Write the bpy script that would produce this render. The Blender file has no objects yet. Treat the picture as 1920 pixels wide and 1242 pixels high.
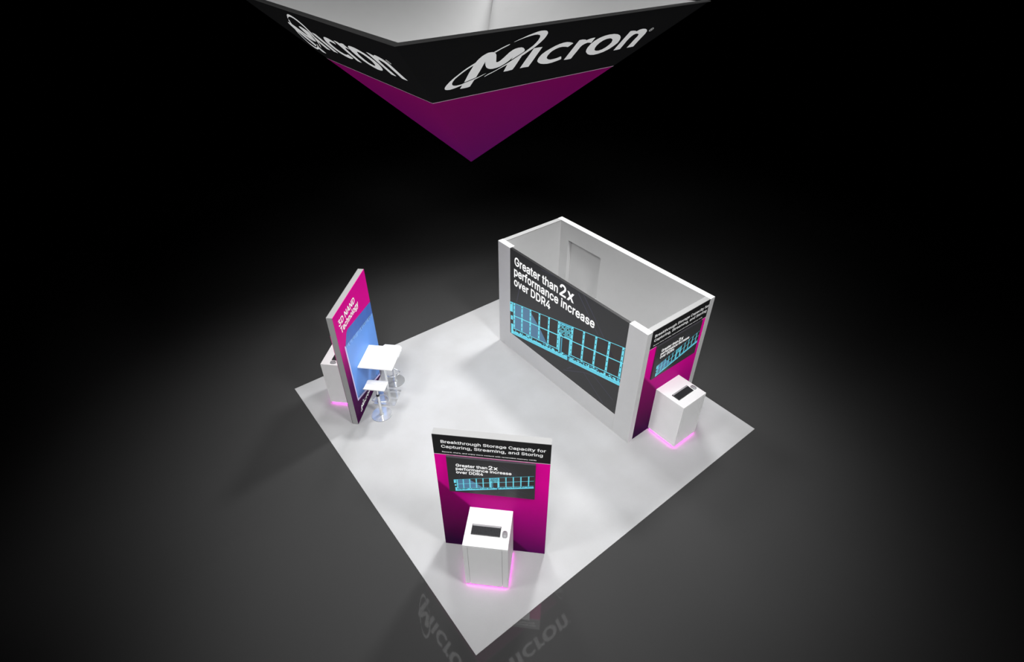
import bpy, bmesh, math, random
from mathutils import Vector, Matrix
from mathutils.geometry import tessellate_polygon

scene = bpy.context.scene
COL = scene.collection
PI = math.pi


def lin(r, g, b):
    f = lambda c: (c / 255) / 12.92 if c / 255 <= 0.04045 else ((c / 255 + 0.055) / 1.055) ** 2.4
    return (f(r), f(g), f(b), 1.0)


# ------------------------------------------------------------------ materials
def new_mat(name):
    m = bpy.data.materials.new(name)
    m.use_nodes = True
    nt = m.node_tree
    return m, nt, nt.nodes['Principled BSDF']


def noise(nt, scale, detail=4, coord='Object'):
    tc = nt.nodes.new('ShaderNodeTexCoord')
    n = nt.nodes.new('ShaderNodeTexNoise')
    n.inputs['Scale'].default_value = scale
    n.inputs['Detail'].default_value = detail
    nt.links.new(tc.outputs[coord], n.inputs['Vector'])
    return n


def ramp(nt, stops):
    r = nt.nodes.new('ShaderNodeValToRGB')
    e = r.color_ramp.elements
    while len(e) < len(stops):
        e.new(0.5)
    for el, (p, c) in zip(e, stops):
        el.position = p
        el.color = c
    return r


def mat(name, col, rough=0.5, metal=0.0, spec=0.5, emit=None, es=1.0, vary=0.03, scale=6.0, ior=None):
    m, nt, b = new_mat(name)
    n = noise(nt, scale)
    lo = tuple(c * (1 - vary) for c in col[:3]) + (1,)
    hi = tuple(min(1, c * (1 + vary)) for c in col[:3]) + (1,)
    r = ramp(nt, [(0.3, lo), (0.7, hi)])
    nt.links.new(n.outputs['Fac'], r.inputs['Fac'])
    nt.links.new(r.outputs['Color'], b.inputs['Base Color'])
    b.inputs['Roughness'].default_value = rough
    b.inputs['Metallic'].default_value = metal
    b.inputs['Specular IOR Level'].default_value = spec
    if ior:
        b.inputs['IOR'].default_value = ior
    if emit:
        b.inputs['Emission Color'].default_value = emit
        b.inputs['Emission Strength'].default_value = es
    return m


def print_gradient(name, stops, zlo, zhi, facet=None, tilt=0.0, rough=0.6, spec=0.04, glow=0.0):
    """A printed colour gradient running up the panel (object z), with an optional printed facet."""
    m, nt, b = new_mat(name)
    tc = nt.nodes.new('ShaderNodeTexCoord')
    sp = nt.nodes.new('ShaderNodeSeparateXYZ')
    nt.links.new(tc.outputs['Object'], sp.inputs[0])

    def math_node(op, a, bb):
        q = nt.nodes.new('ShaderNodeMath')
        q.operation = op
        for i, v in enumerate((a, bb)):
            if isinstance(v, (int, float)):
                q.inputs[i].default_value = v
            else:
                nt.links.new(v, q.inputs[i])
        return q.outputs[0]
    z = sp.outputs['Z']
    if tilt:
        z = math_node('ADD', z, math_node('MULTIPLY', sp.outputs['X'], tilt))
    mr = nt.nodes.new('ShaderNodeMapRange')
    mr.inputs['From Min'].default_value = zlo
    mr.inputs['From Max'].default_value = zhi
    nt.links.new(z, mr.inputs['Value'])
    r = ramp(nt, stops)
    nt.links.new(mr.outputs['Result'], r.inputs['Fac'])
    out = r.outputs['Color']
    if facet:                      # darker printed triangle where  z + k*x < c
        k, c, dark = facet
        d = math_node('ADD', z, math_node('MULTIPLY', sp.outputs['X'], k))
        mr2 = nt.nodes.new('ShaderNodeMapRange')
        mr2.inputs['From Min'].default_value = c - 0.03
        mr2.inputs['From Max'].default_value = c + 0.03
        mr2.inputs['To Min'].default_value = dark
        mr2.inputs['To Max'].default_value = 1.0
        nt.links.new(d, mr2.inputs['Value'])
        mx = nt.nodes.new('ShaderNodeVectorMath')
        mx.operation = 'SCALE'
        nt.links.new(out, mx.inputs[0])
        nt.links.new(mr2.outputs['Result'], mx.inputs['Scale'])
        out = mx.outputs[0]
    nt.links.new(out, b.inputs['Base Color'])
    b.inputs['Roughness'].default_value = rough
    b.inputs['Specular IOR Level'].default_value = spec
    if glow:                       # emission added to the print, for pink spill on the podiums
        nt.links.new(out, b.inputs['Emission Color'])
        b.inputs['Emission Strength'].default_value = glow
    return m


# ------------------------------------------------------------------ mesh building
class MB:
    def __init__(self):
        self.v, self.f, self.mi = [], [], []

    def face(self, pts, mi=0):
        n = len(self.v)
        self.v += [tuple(p) for p in pts]
        self.f.append(tuple(range(n, n + len(pts))))
        self.mi.append(mi)

    def hexa(self, a, b, mi=0):
        """prism between two equally long loops a (low) and b (high)"""
        n = len(self.v)
        k = len(a)
        self.v += [tuple(p) for p in a] + [tuple(p) for p in b]
        self.f.append(tuple(range(n + k - 1, n - 1, -1)))
        self.f.append(tuple(range(n + k, n + 2 * k)))
        for i in range(k):
            j = (i + 1) % k
            self.f.append((n + i, n + j, n + k + j, n + k + i))
        self.mi += [mi] * (k + 2)

    def box(self, x0, x1, y0, y1, z0, z1, mi=0):
        self.hexa([(x0, y0, z0), (x1, y0, z0), (x1, y1, z0), (x0, y1, z0)],
                  [(x0, y0, z1), (x1, y0, z1), (x1, y1, z1), (x0, y1, z1)], mi)

    def lathe(self, prof, n=40, c=(0, 0), mi=0):
        """prof: list of (r, z) bottom to top, closed with caps"""
        base = len(self.v)
        for r, z in prof:
            for i in range(n):
                a = 2 * PI * i / n
                self.v.append((c[0] + r * math.cos(a), c[1] + r * math.sin(a), z))
        for k in range(len(prof) - 1):
            for i in range(n):
                j = (i + 1) % n
                self.f.append((base + k * n + i, base + k * n + j, base + (k + 1) * n + j, base + (k + 1) * n + i))
                self.mi.append(mi)
        self.f.append(tuple(base + i for i in range(n - 1, -1, -1)))
        t = base + (len(prof) - 1) * n
        self.f.append(tuple(t + i for i in range(n)))
        self.mi += [mi, mi]

    def tube(self, pts, r, n=10, closed=False, mi=0):
        pts = [Vector(p) for p in pts]
        base = len(self.v)
        m = len(pts)
        for i, p in enumerate(pts):
            a = pts[i - 1] if (i > 0 or closed) else p
            b = pts[(i + 1) % m] if (i < m - 1 or closed) else p
            t = (b - a).normalized()
            u = t.orthogonal() if abs(t.z) > 0.9 else t.cross(Vector((0, 0, 1)))
            u.normalize()
            w = t.cross(u).normalized()
            for k in range(n):
                q = 2 * PI * k / n
                self.v.append(tuple(p + r * (math.cos(q) * u + math.sin(q) * w)))
        for i in range(m if closed else m - 1):
            for k in range(n):
                l = (k + 1) % n
                i2 = (i + 1) % m
                self.f.append((base + i * n + k, base + i * n + l, base + i2 * n + l, base + i2 * n + k))
                self.mi.append(mi)
        if not closed:
            self.f.append(tuple(base + k for k in range(n - 1, -1, -1)))
            self.f.append(tuple(base + (m - 1) * n + k for k in range(n)))
            self.mi += [mi, mi]

    def poly(self, loops, to3, mi=0):
        """flat polygon with holes; loops of 2D points, to3 maps (u, v) to 3D"""
        flat = [q for l in loops for q in l]
        tris = tessellate_polygon([[Vector((q[0], q[1], 0)) for q in l] for l in loops])
        n = len(self.v)
        self.v += [tuple(to3(*q)) for q in flat]
        for t in tris:
            a, b, c = (flat[i] for i in t)
            if (b[0] - a[0]) * (c[1] - a[1]) - (b[1] - a[1]) * (c[0] - a[0]) < 0:
                t = (t[0], t[2], t[1])
            self.f.append(tuple(n + i for i in t))
            self.mi.append(mi)

    def build(self, name, mats, parent=None, bevel=0.0, seg=2, smooth=False, loc=None, rotz=0.0):
        me = bpy.data.meshes.new(name)
        me.from_pydata(self.v, [], self.f)
        mats = mats if isinstance(mats, (list, tuple)) else [mats]
        for m in mats:
            me.materials.append(m)
        me.polygons.foreach_set('material_index', self.mi)
        if bevel or smooth:
            bm = bmesh.new()
            bm.from_mesh(me)
            if bevel:
                es = [e for e in bm.edges if len(e.link_faces) == 2 and e.calc_face_angle(0) > 0.6]
                bmesh.ops.bevel(bm, geom=es, offset=bevel, segments=seg, affect='EDGES', profile=0.5)
            if smooth:
                for f in bm.faces:
                    f.smooth = True
                for e in bm.edges:
                    if len(e.link_faces) == 2 and e.calc_face_angle(0) > 0.7:
                        e.smooth = False
            bm.to_mesh(me)
            bm.free()
        me.update()
        o = bpy.data.objects.new(name, me)
        COL.objects.link(o)
        if parent:
            o.parent = parent
        if loc is not None:
            o.location = loc
        o.rotation_euler.z = rotz
        return o


def thing(name, label, cat, loc=(0, 0, 0), rotz=0.0, group=None):
    o = bpy.data.objects.new(name, None)
    o.empty_display_size = 0.2
    COL.objects.link(o)
    o.location = loc
    o.rotation_euler.z = rotz
    o['label'] = label
    o['category'] = cat
    if group:
        o['group'] = group
    return o


def copy_tree(o, parent=None):
    kids = [c for c in bpy.data.objects if c.parent == o]
    c = o.copy()
    COL.objects.link(c)
    if parent:
        c.parent = parent
    for k in kids:
        copy_tree(k, c)
    return c


# lettering: a bold grotesque, each glyph as (advance, outlines)
GLYPHS = {
    ',': (.2,[[(.052,.09),(.016,-.138),(.098,-.138),(.161,.09)]]),
    '2': (.465,[[(.045,.055),(.045,-.018),(.408,-.018),(.408,.075),(.181,.069),(.281,.167),(.308,.197),(.331,.223),(.351,.247),(.366,.27),(.379,.291),(.388,.311),(.395,.331),(.398,.352),(.4,.373),(.397,.402),(.39,.429),(.377,.455),(.36,.478),(.339,.497),(.315,.513),(.287,.525),(.257,.532),(.225,.534),(.193,.532),(.162,.525),(.134,.513),(.109,.496),(.088,.476),(.07,.452),(.057,.424),(.05,.394),(.046,.343),(.144,.343),(.147,.378),(.15,.392),(.155,.405),(.162,.415),(.171,.424),(.181,.431),(.193,.437),(.208,.44),(.224,.441),(.239,.44),(.253,.437),(.265,.432),(.276,.426),(.285,.418),(.292,.409),(.297,.398),(.301,.386),(.302,.371),(.301,.358),(.298,.346),(.294,.334),(.287,.322),(.279,.308),(.268,.294),(.254,.278),(.239,.261),(.221,.241)]]),
    '3': (.465,[[(.185,-.023),(.218,-.025),(.253,-.023),(.286,-.016),(.317,-.004),(.344,.012),(.367,.032),(.386,.056),(.4,.083),(.409,.113),(.412,.145),(.409,.176),(.4,.205),(.387,.232),(.368,.257),(.344,.277),(.316,.293),(.284,.304),(.254,.308),(.391,.454),(.391,.527),(.051,.527),(.051,.434),(.26,.439),(.138,.306),(.138,.229),(.201,.229),(.227,.228),(.249,.223),(.267,.217),(.281,.208),(.292,.198),(.3,.187),(.306,.174),(.309,.16),(.311,.145),(.309,.129),(.305,.115),(.299,.103),(.291,.093),(.28,.085),(.268,.078),(.253,.073),(.236,.069),(.218,.068),(.202,.069),(.186,.072),(.172,.076),(.16,.082),(.15,.09),(.141,.099),(.135,.109),(.13,.12),(.125,.15),(.022,.15),(.03,.1),(.04,.071),(.055,.046),(.075,.025),(.099,.007),(.125,-.007),(.155,-.017)]]),
    '4': (.465,[[(.021,.163),(.021,.087),(.263,.087),(.263,-.019),(.361,-.018),(.361,.087),(.432,.087),(.432,.181),(.361,.181),(.361,.336),(.263,.336),(.263,.181),(.135,.178),(.337,.524),(.236,.527)]]),
    'A': (.492,[[(.188,.527),(-.009,-.018),(.098,-.018),(.148,.124),(.332,.124),(.382,-.018),(.488,-.018),(.289,.527)],[(.298,.217),(.18,.217),(.208,.297),(.215,.316),(.222,.339),(.231,.365),(.239,.392),(.246,.367),(.255,.34),(.263,.317),(.27,.296)]]),
    'B': (.468,[[(.042,.527),(.042,-.018),(.247,-.018),(.286,-.016),(.322,-.01),(.352,.001),(.378,.016),(.4,.035),(.416,.057),(.428,.082),(.434,.108),(.436,.136),(.435,.164),(.429,.189),(.419,.212),(.406,.231),(.39,.248),(.373,.261),(.361,.267),(.367,.271),(.381,.282),(.393,.296),(.403,.312),(.411,.33),(.415,.351),(.417,.374),(.414,.401),(.408,.427),(.397,.451),(.381,.473),(.361,.492),(.337,.507),(.309,.518),(.277,.525),(.242,.527)],[(.244,.076),(.143,.076),(.143,.212),(.248,.212),(.267,.211),(.283,.207),(.297,.202),(.309,.194),(.319,.185),(.327,.174),(.332,.163),(.336,.15),(.337,.137),(.335,.12),(.328,.106),(.318,.094),(.302,.084),(.278,.078)],[(.237,.304),(.143,.304),(.143,.433),(.239,.433),(.266,.431),(.286,.425),(.3,.415),(.309,.403),(.315,.389),(.317,.372),(.316,.359),(.313,.347),(.308,.337),(.3,.327),(.291,.319),(.28,.313),(.267,.308),(.253,.305)]]),
    'C': (.522,[[(.222,-.022),(.267,-.025),(.295,-.024),(.321,-.02),(.346,-.013),(.371,-.003),(.393,.009),(.414,.023),(.433,.04),(.45,.06),(.464,.081),(.476,.105),(.485,.13),(.496,.179),(.394,.179),(.386,.15),(.381,.137),(.374,.124),(.366,.114),(.357,.104),(.346,.096),(.335,.088),(.323,.082),(.31,.078),(.296,.074),(.282,.072),(.268,.071),(.241,.074),(.216,.081),(.194,.092),(.174,.108),(.156,.128),(.142,.153),(.131,.182),(.124,.216),(.122,.254),(.124,.293),(.131,.327),(.142,.356),(.156,.381),(.173,.401),(.194,.417),(.216,.428),(.241,.435),(.268,.437),(.282,.437),(.296,.435),(.31,.431),(.323,.427),(.335,.421),(.346,.413),(.357,.405),(.366,.395),(.374,.384),(.381,.372),(.386,.359),(.394,.33),(.496,.33),(.485,.379),(.476,.404),(.464,.428),(.449,.449),(.433,.469),(.414,.486),(.393,.5),(.37,.512),(.346,.522),(.321,.529),(.294,.533),(.267,.534),(.222,.53),(.179,.519),(.14,.499),(.106,.473),(.077,.44),(.053,.401),(.036,.357),(.025,.308),(.022,.254),(.025,.2),(.036,.151),(.053,.107),(.077,.068),(.106,.035),(.14,.009),(.179,-.01)]]),
    'D': (.514,[[(.125,-.018),(.219,-.018),(.271,-.015),(.318,-.004),(.36,.015),(.396,.04),(.426,.072),(.45,.11),(.467,.154),(.477,.202),(.48,.255),(.477,.308),(.467,.356),(.45,.399),(.427,.437),(.397,.469),(.362,.494),(.321,.513),(.275,.524),(.226,.527),(.125,.527),(.093,.527),(.042,.527),(.042,-.018),(.096,-.018)],[(.143,.076),(.143,.433),(.22,.433),(.255,.431),(.285,.424),(.31,.412),(.331,.396),(.349,.377),(.362,.353),(.372,.324),(.378,.292),(.381,.255),(.378,.218),(.372,.185),(.362,.157),(.348,.133),(.33,.113),(.309,.097),(.282,.085),(.251,.078),(.214,.076)]]),
    'G': (.532,[[(.222,-.022),(.269,-.025),(.311,-.022),(.35,-.013),(.385,.002),(.417,.024),(.445,.05),(.467,.082),(.483,.117),(.493,.157),(.496,.199),(.496,.274),(.264,.274),(.264,.181),(.395,.181),(.394,.176),(.389,.153),(.38,.132),(.368,.114),(.353,.099),(.336,.087),(.316,.079),(.293,.073),(.269,.071),(.242,.074),(.217,.081),(.194,.092),(.174,.108),(.156,.128),(.142,.153),(.131,.182),(.124,.216),(.122,.254),(.124,.293),(.131,.327),(.142,.356),(.156,.381),(.173,.401),(.193,.417),(.215,.428),(.239,.435),(.266,.437),(.281,.437),(.296,.434),(.31,.431),(.322,.426),(.334,.42),(.345,.412),(.355,.404),(.364,.394),(.372,.383),(.379,.371),(.385,.358),(.395,.33),(.498,.33),(.486,.378),(.477,.403),(.465,.426),(.451,.447),(.434,.466),(.415,.484),(.394,.499),(.371,.511),(.346,.521),(.32,.528),(.293,.533),(.265,.534),(.22,.53),(.178,.519),(.139,.499),(.105,.473),(.076,.44),(.052,.401),(.035,.357),(.025,.308),(.022,.254),(.025,.201),(.035,.152),(.052,.107),(.076,.068),(.105,.036),(.14,.009),(.179,-.01)]]),
    'N': (.535,[[(.042,.527),(.042,-.018),(.143,-.018),(.143,.291),(.143,.301),(.143,.314),(.143,.328),(.142,.345),(.142,.355),(.143,.353),(.152,.336),(.161,.321),(.17,.307),(.178,.293),(.186,.28),(.377,-.019),(.482,-.018),(.482,.527),(.38,.527),(.38,.195),(.38,.184),(.38,.171),(.381,.157),(.381,.157),(.379,.16),(.371,.173),(.365,.184),(.359,.193),(.146,.527)]]),
    'R': (.461,[[(.042,.527),(.042,-.018),(.143,-.018),(.143,.179),(.236,.179),(.236,.179),(.342,-.018),(.454,-.016),(.34,.2),(.341,.201),(.368,.217),(.39,.238),(.407,.262),(.419,.29),(.426,.32),(.428,.352),(.426,.384),(.419,.414),(.407,.442),(.39,.467),(.368,.488),(.342,.505),(.311,.518),(.275,.525),(.236,.527)],[(.233,.274),(.143,.274),(.143,.434),(.232,.434),(.256,.432),(.274,.429),(.289,.423),(.301,.416),(.31,.407),(.317,.396),(.322,.383),(.326,.369),(.327,.352),(.326,.336),(.322,.321),(.317,.309),(.31,.299),(.301,.291),(.29,.284),(.275,.278),(.256,.275)]]),
    'S': (.459,[[(.186,-.025),(.224,-.027),(.263,-.025),(.299,-.018),(.331,-.006),(.359,.01),(.383,.03),(.402,.053),(.416,.08),(.424,.108),(.427,.138),(.425,.163),(.42,.186),(.411,.206),(.399,.224),(.385,.239),(.37,.252),(.353,.263),(.336,.273),(.319,.281),(.301,.287),(.285,.293),(.269,.297),(.217,.311),(.204,.315),(.191,.32),(.177,.325),(.164,.331),(.154,.338),(.145,.346),(.138,.354),(.135,.364),(.134,.376),(.135,.387),(.138,.398),(.144,.407),(.152,.416),(.162,.424),(.175,.431),(.189,.436),(.206,.439),(.225,.44),(.251,.438),(.273,.432),(.291,.422),(.305,.41),(.314,.394),(.323,.359),(.422,.359),(.416,.408),(.407,.435),(.392,.459),(.373,.481),(.35,.5),(.324,.514),(.294,.525),(.262,.532),(.227,.534),(.193,.532),(.16,.526),(.13,.515),(.103,.5),(.079,.481),(.06,.458),(.045,.432),(.036,.404),(.033,.372),(.038,.336),(.051,.303),(.073,.276),(.102,.254),(.138,.236),(.178,.222),(.24,.204),(.257,.199),(.273,.194),(.288,.188),(.3,.181),(.31,.174),(.318,.167),(.323,.159),(.326,.151),(.327,.139),(.326,.126),(.322,.114),(.315,.103),(.305,.093),(.293,.085),(.279,.077),(.262,.072),(.244,.069),(.224,.068),(.206,.069),(.189,.071),(.173,.076),(.159,.082),(.147,.09),(.138,.1),(.13,.11),(.126,.123),(.12,.155),(.017,.155),(.024,.104),(.034,.076),(.049,.049),(.068,.027),(.092,.007),(.12,-.008),(.152,-.019)]]),
    'T': (.461,[[(.013,.527),(.013,.433),(.174,.433),(.174,-.018),(.275,-.018),(.275,.433),(.435,.433),(.435,.527)]]),
    'a': (.401,[[(.134,-.025),(.16,-.027),(.183,-.026),(.203,-.022),(.222,-.016),(.238,-.008),(.253,.001),(.258,.005),(.258,-.018),(.355,-.018),(.355,.252),(.353,.28),(.348,.306),(.339,.329),(.327,.348),(.312,.363),(.296,.376),(.279,.385),(.261,.392),(.243,.397),(.226,.4),(.209,.402),(.194,.403),(.172,.402),(.15,.399),(.127,.393),(.106,.385),(.085,.374),(.066,.36),(.049,.343),(.035,.322),(.015,.28),(.11,.252),(.121,.274),(.125,.281),(.131,.288),(.138,.294),(.146,.3),(.156,.305),(.168,.309),(.181,.311),(.196,.312),(.21,.311),(.222,.309),(.232,.305),(.239,.3),(.246,.295),(.25,.288),(.254,.279),(.256,.269),(.257,.257),(.256,.252),(.256,.251),(.255,.251),(.251,.249),(.243,.247),(.231,.245),(.216,.243),(.197,.241),(.176,.238),(.158,.236),(.139,.232),(.121,.229),(.103,.224),(.085,.217),(.068,.209),(.053,.199),(.039,.186),(.027,.171),(.019,.152),(.013,.131),(.012,.108),(.014,.081),(.021,.056),(.032,.034),(.047,.016),(.065,.0),(.087,-.012),(.11,-.02)],[(.189,.065),(.17,.064),(.158,.065),(.146,.066),(.136,.07),(.128,.073),(.122,.078),(.117,.083),(.113,.089),(.111,.096),(.11,.105),(.111,.114),(.114,.122),(.117,.127),(.123,.132),(.131,.137),(.141,.141),(.152,.145),(.165,.148),(.178,.15),(.185,.151),(.193,.152),(.203,.153),(.213,.154),(.224,.156),(.235,.158),(.245,.16),(.255,.162),(.265,.164),(.273,.167),(.262,.162),(.257,.139),(.256,.126),(.253,.114),(.247,.103),(.24,.092),(.23,.083),(.219,.075),(.205,.069)]]),
    'b': (.436,[[(.205,-.025),(.23,-.027),(.263,-.024),(.295,-.015),(.324,.001),(.349,.021),(.37,.047),(.387,.077),(.399,.111),(.406,.148),(.409,.189),(.406,.229),(.399,.266),(.387,.3),(.37,.33),(.348,.356),(.323,.376),(.294,.391),(.263,.4),(.229,.403),(.204,.402),(.182,.397),(.163,.389),(.147,.38),(.134,.369),(.132,.367),(.132,.527),(.034,.527),(.034,-.018),(.13,-.018),(.13,.012),(.135,.008),(.148,-.003),(.164,-.013),(.183,-.021)],[(.239,.067),(.22,.065),(.202,.067),(.186,.072),(.173,.08),(.161,.091),(.151,.105),(.142,.122),(.136,.142),(.132,.164),(.131,.189),(.132,.214),(.136,.236),(.142,.256),(.15,.273),(.16,.286),(.172,.297),(.186,.305),(.202,.31),(.22,.311),(.239,.31),(.255,.305),(.269,.296),(.281,.285),(.291,.271),(.299,.254),(.305,.235),(.308,.213),(.31,.189),(.308,.165),(.305,.143),(.299,.123),(.29,.106),(.28,.092),(.268,.08),(.254,.072)]]),
    'c': (.408,[[(.171,-.024),(.207,-.027),(.227,-.026),(.247,-.023),(.266,-.018),(.284,-.012),(.301,-.004),(.317,.006),(.332,.018),(.345,.031),(.356,.045),(.366,.061),(.375,.079),(.387,.116),(.292,.139),(.284,.114),(.28,.106),(.276,.099),(.271,.092),(.266,.086),(.26,.081),(.253,.076),(.245,.072),(.237,.069),(.228,.067),(.218,.065),(.208,.065),(.187,.067),(.171,.072),(.156,.081),(.144,.092),(.134,.107),(.126,.124),(.12,.144),(.116,.165),(.115,.187),(.116,.21),(.12,.232),(.126,.252),(.134,.269),(.144,.284),(.156,.295),(.171,.304),(.187,.309),(.208,.311),(.218,.311),(.228,.309),(.237,.307),(.245,.304),(.252,.3),(.259,.296),(.265,.291),(.27,.285),(.275,.279),(.279,.272),(.282,.265),(.291,.24),(.386,.264),(.373,.3),(.365,.317),(.355,.333),(.343,.347),(.33,.36),(.316,.371),(.3,.381),(.283,.389),(.265,.395),(.247,.399),(.227,.402),(.207,.403),(.171,.4),(.137,.391),(.107,.376),(.08,.355),(.057,.329),(.039,.299),(.026,.265),(.018,.228),(.016,.187),(.018,.148),(.026,.111),(.039,.077),(.057,.047),(.08,.021),(.107,.001),(.137,-.015)]]),
    'd': (.436,[[(.161,-.024),(.195,-.027),(.22,-.025),(.242,-.021),(.261,-.013),(.277,-.003),(.29,.008),(.294,.012),(.294,-.018),(.39,-.018),(.39,.527),(.292,.527),(.292,.367),(.29,.369),(.277,.38),(.261,.389),(.242,.397),(.22,.402),(.195,.403),(.162,.4),(.13,.391),(.102,.376),(.076,.356),(.055,.33),(.038,.3),(.025,.267),(.018,.229),(.016,.189),(.018,.148),(.025,.111),(.038,.077),(.055,.047),(.076,.021),(.101,.001),(.13,-.015)],[(.223,.067),(.205,.065),(.186,.067),(.17,.072),(.156,.08),(.144,.092),(.134,.106),(.126,.123),(.12,.143),(.116,.165),(.115,.189),(.116,.213),(.12,.235),(.126,.254),(.134,.271),(.144,.285),(.156,.296),(.169,.305),(.186,.31),(.205,.311),(.223,.31),(.239,.305),(.252,.297),(.264,.286),(.274,.273),(.282,.256),(.288,.237),(.292,.214),(.293,.189),(.292,.164),(.288,.142),(.282,.122),(.274,.105),(.264,.091),(.252,.08),(.238,.072)]]),
    'e': (.416,[[(.174,-.024),(.212,-.027),(.239,-.025),(.265,-.021),(.289,-.013),(.311,-.002),(.331,.011),(.348,.026),(.363,.044),(.375,.064),(.39,.104),(.295,.127),(.284,.102),(.279,.093),(.272,.086),(.265,.08),(.257,.074),(.247,.07),(.237,.067),(.225,.065),(.213,.065),(.193,.066),(.176,.07),(.161,.077),(.147,.087),(.136,.099),(.127,.114),(.12,.132),(.116,.151),(.39,.151),(.39,.194),(.388,.229),(.383,.26),(.374,.288),(.363,.313),(.349,.335),(.332,.354),(.314,.37),(.293,.382),(.272,.391),(.25,.398),(.228,.402),(.205,.403),(.169,.4),(.135,.391),(.105,.375),(.078,.354),(.056,.328),(.039,.298),(.026,.264),(.018,.227),(.016,.187),(.018,.147),(.026,.11),(.039,.077),(.057,.047),(.08,.021),(.107,.001),(.139,-.015)],[(.287,.239),(.118,.239),(.119,.246),(.126,.261),(.134,.276),(.144,.288),(.157,.298),(.171,.305),(.187,.31),(.205,.312),(.223,.31),(.239,.306),(.252,.298),(.263,.289),(.273,.276),(.281,.261),(.286,.244)]]),
    'f': (.266,[[(.247,.309),(.247,.398),(.16,.398),(.16,.418),(.161,.432),(.164,.441),(.168,.447),(.173,.451),(.182,.454),(.195,.455),(.201,.455),(.207,.455),(.211,.454),(.215,.453),(.236,.447),(.266,.532),(.243,.54),(.235,.543),(.226,.545),(.215,.547),(.202,.548),(.187,.548),(.167,.547),(.147,.543),(.127,.536),(.109,.525),(.094,.512),(.08,.496),(.07,.477),(.064,.455),(.062,.432),(.062,.398),(-.012,.398),(-.012,.309),(.062,.309),(.062,-.018),(.16,-.018),(.16,.309)]]),
    'g': (.437,[[(.178,-.168),(.207,-.169),(.239,-.167),(.269,-.162),(.297,-.153),(.324,-.14),(.347,-.122),(.366,-.1),(.38,-.074),(.388,-.043),(.391,-.01),(.391,.398),(.295,.398),(.295,.366),(.291,.369),(.278,.38),(.262,.389),(.243,.397),(.221,.402),(.196,.403),(.162,.4),(.131,.391),(.102,.376),(.077,.356),(.055,.331),(.038,.301),(.026,.268),(.018,.231),(.016,.191),(.018,.151),(.026,.115),(.039,.082),(.056,.053),(.078,.03),(.103,.011),(.132,-.003),(.162,-.011),(.195,-.014),(.219,-.012),(.241,-.008),(.26,-.001),(.276,.008),(.289,.018),(.293,.021),(.293,-.005),(.29,-.03),(.283,-.047),(.27,-.06),(.253,-.07),(.232,-.077),(.207,-.079),(.189,-.078),(.174,-.075),(.162,-.071),(.151,-.066),(.142,-.06),(.135,-.053),(.128,-.045),(.122,-.038),(.107,-.016),(.025,-.062),(.044,-.094),(.056,-.11),(.07,-.124),(.087,-.137),(.106,-.148),(.128,-.157),(.152,-.164)],[(.224,.079),(.205,.078),(.186,.079),(.17,.084),(.156,.091),(.144,.101),(.134,.114),(.126,.13),(.12,.148),(.116,.169),(.115,.193),(.116,.215),(.12,.236),(.126,.255),(.134,.272),(.144,.286),(.156,.297),(.17,.305),(.186,.31),(.205,.311),(.224,.31),(.239,.305),(.253,.297),(.265,.287),(.275,.273),(.283,.257),(.289,.238),(.293,.216),(.294,.193),(.293,.168),(.289,.147),(.283,.128),(.275,.113),(.265,.1),(.253,.091),(.24,.084)]]),
    'h': (.422,[[(.132,-.018),(.132,.226),(.133,.245),(.137,.261),(.143,.274),(.15,.285),(.159,.294),(.17,.301),(.182,.306),(.195,.309),(.21,.311),(.23,.308),(.246,.302),(.259,.292),(.269,.277),(.275,.259),(.278,.234),(.278,-.018),(.376,-.018),(.376,.241),(.374,.273),(.368,.303),(.357,.329),(.343,.352),(.325,.37),(.304,.385),(.28,.395),(.255,.401),(.227,.403),(.196,.4),(.168,.392),(.141,.377),(.121,.358),(.132,.527),(.034,.527),(.034,-.018)]]),
    'i': (.179,[[(.034,.398),(.034,-.018),(.132,-.018),(.132,.398)],[(.068,.426),(.084,.424),(.099,.426),(.114,.432),(.127,.441),(.137,.453),(.143,.467),(.145,.483),(.143,.499),(.137,.513),(.127,.525),(.114,.535),(.099,.541),(.084,.542),(.068,.541),(.054,.535),(.041,.525),(.031,.513),(.025,.499),(.023,.483),(.025,.467),(.031,.453),(.041,.441),(.054,.432)]]),
    'j': (.179,[[(.132,.398),(.034,.398),(.034,-.028),(.033,-.043),(.03,-.053),(.026,-.06),(.021,-.064),(.014,-.067),(.001,-.068),(-.028,-.068),(-.028,-.161),(.004,-.161),(.029,-.16),(.053,-.154),(.074,-.146),(.092,-.133),(.107,-.117),(.118,-.099),(.126,-.077),(.131,-.055),(.132,-.031)],[(.068,.426),(.083,.424),(.099,.426),(.114,.432),(.126,.441),(.136,.453),(.143,.467),(.145,.483),(.143,.499),(.136,.513),(.126,.525),(.114,.535),(.099,.541),(.083,.542),(.068,.541),(.053,.535),(.041,.525),(.031,.513),(.024,.499),(.022,.483),(.024,.467),(.031,.453),(.041,.441),(.053,.432)]]),
    'k': (.393,[[(.044,-.013),(.14,-.013),(.14,.112),(.178,.155),(.292,-.013),(.406,-.013),(.246,.23),(.39,.398),(.276,.398),(.14,.24),(.14,.535),(.044,.535)]]),
    'l': (.201,[[(.109,-.018),(.139,-.021),(.148,-.021),(.156,-.02),(.164,-.019),(.172,-.018),(.179,-.017),(.202,-.011),(.184,.076),(.161,.071),(.155,.071),(.151,.07),(.147,.07),(.139,.071),(.136,.072),(.136,.073),(.134,.076),(.133,.085),(.132,.099),(.132,.527),(.034,.527),(.034,.083),(.037,.055),(.045,.029),(.06,.007),(.082,-.009)]]),
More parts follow.
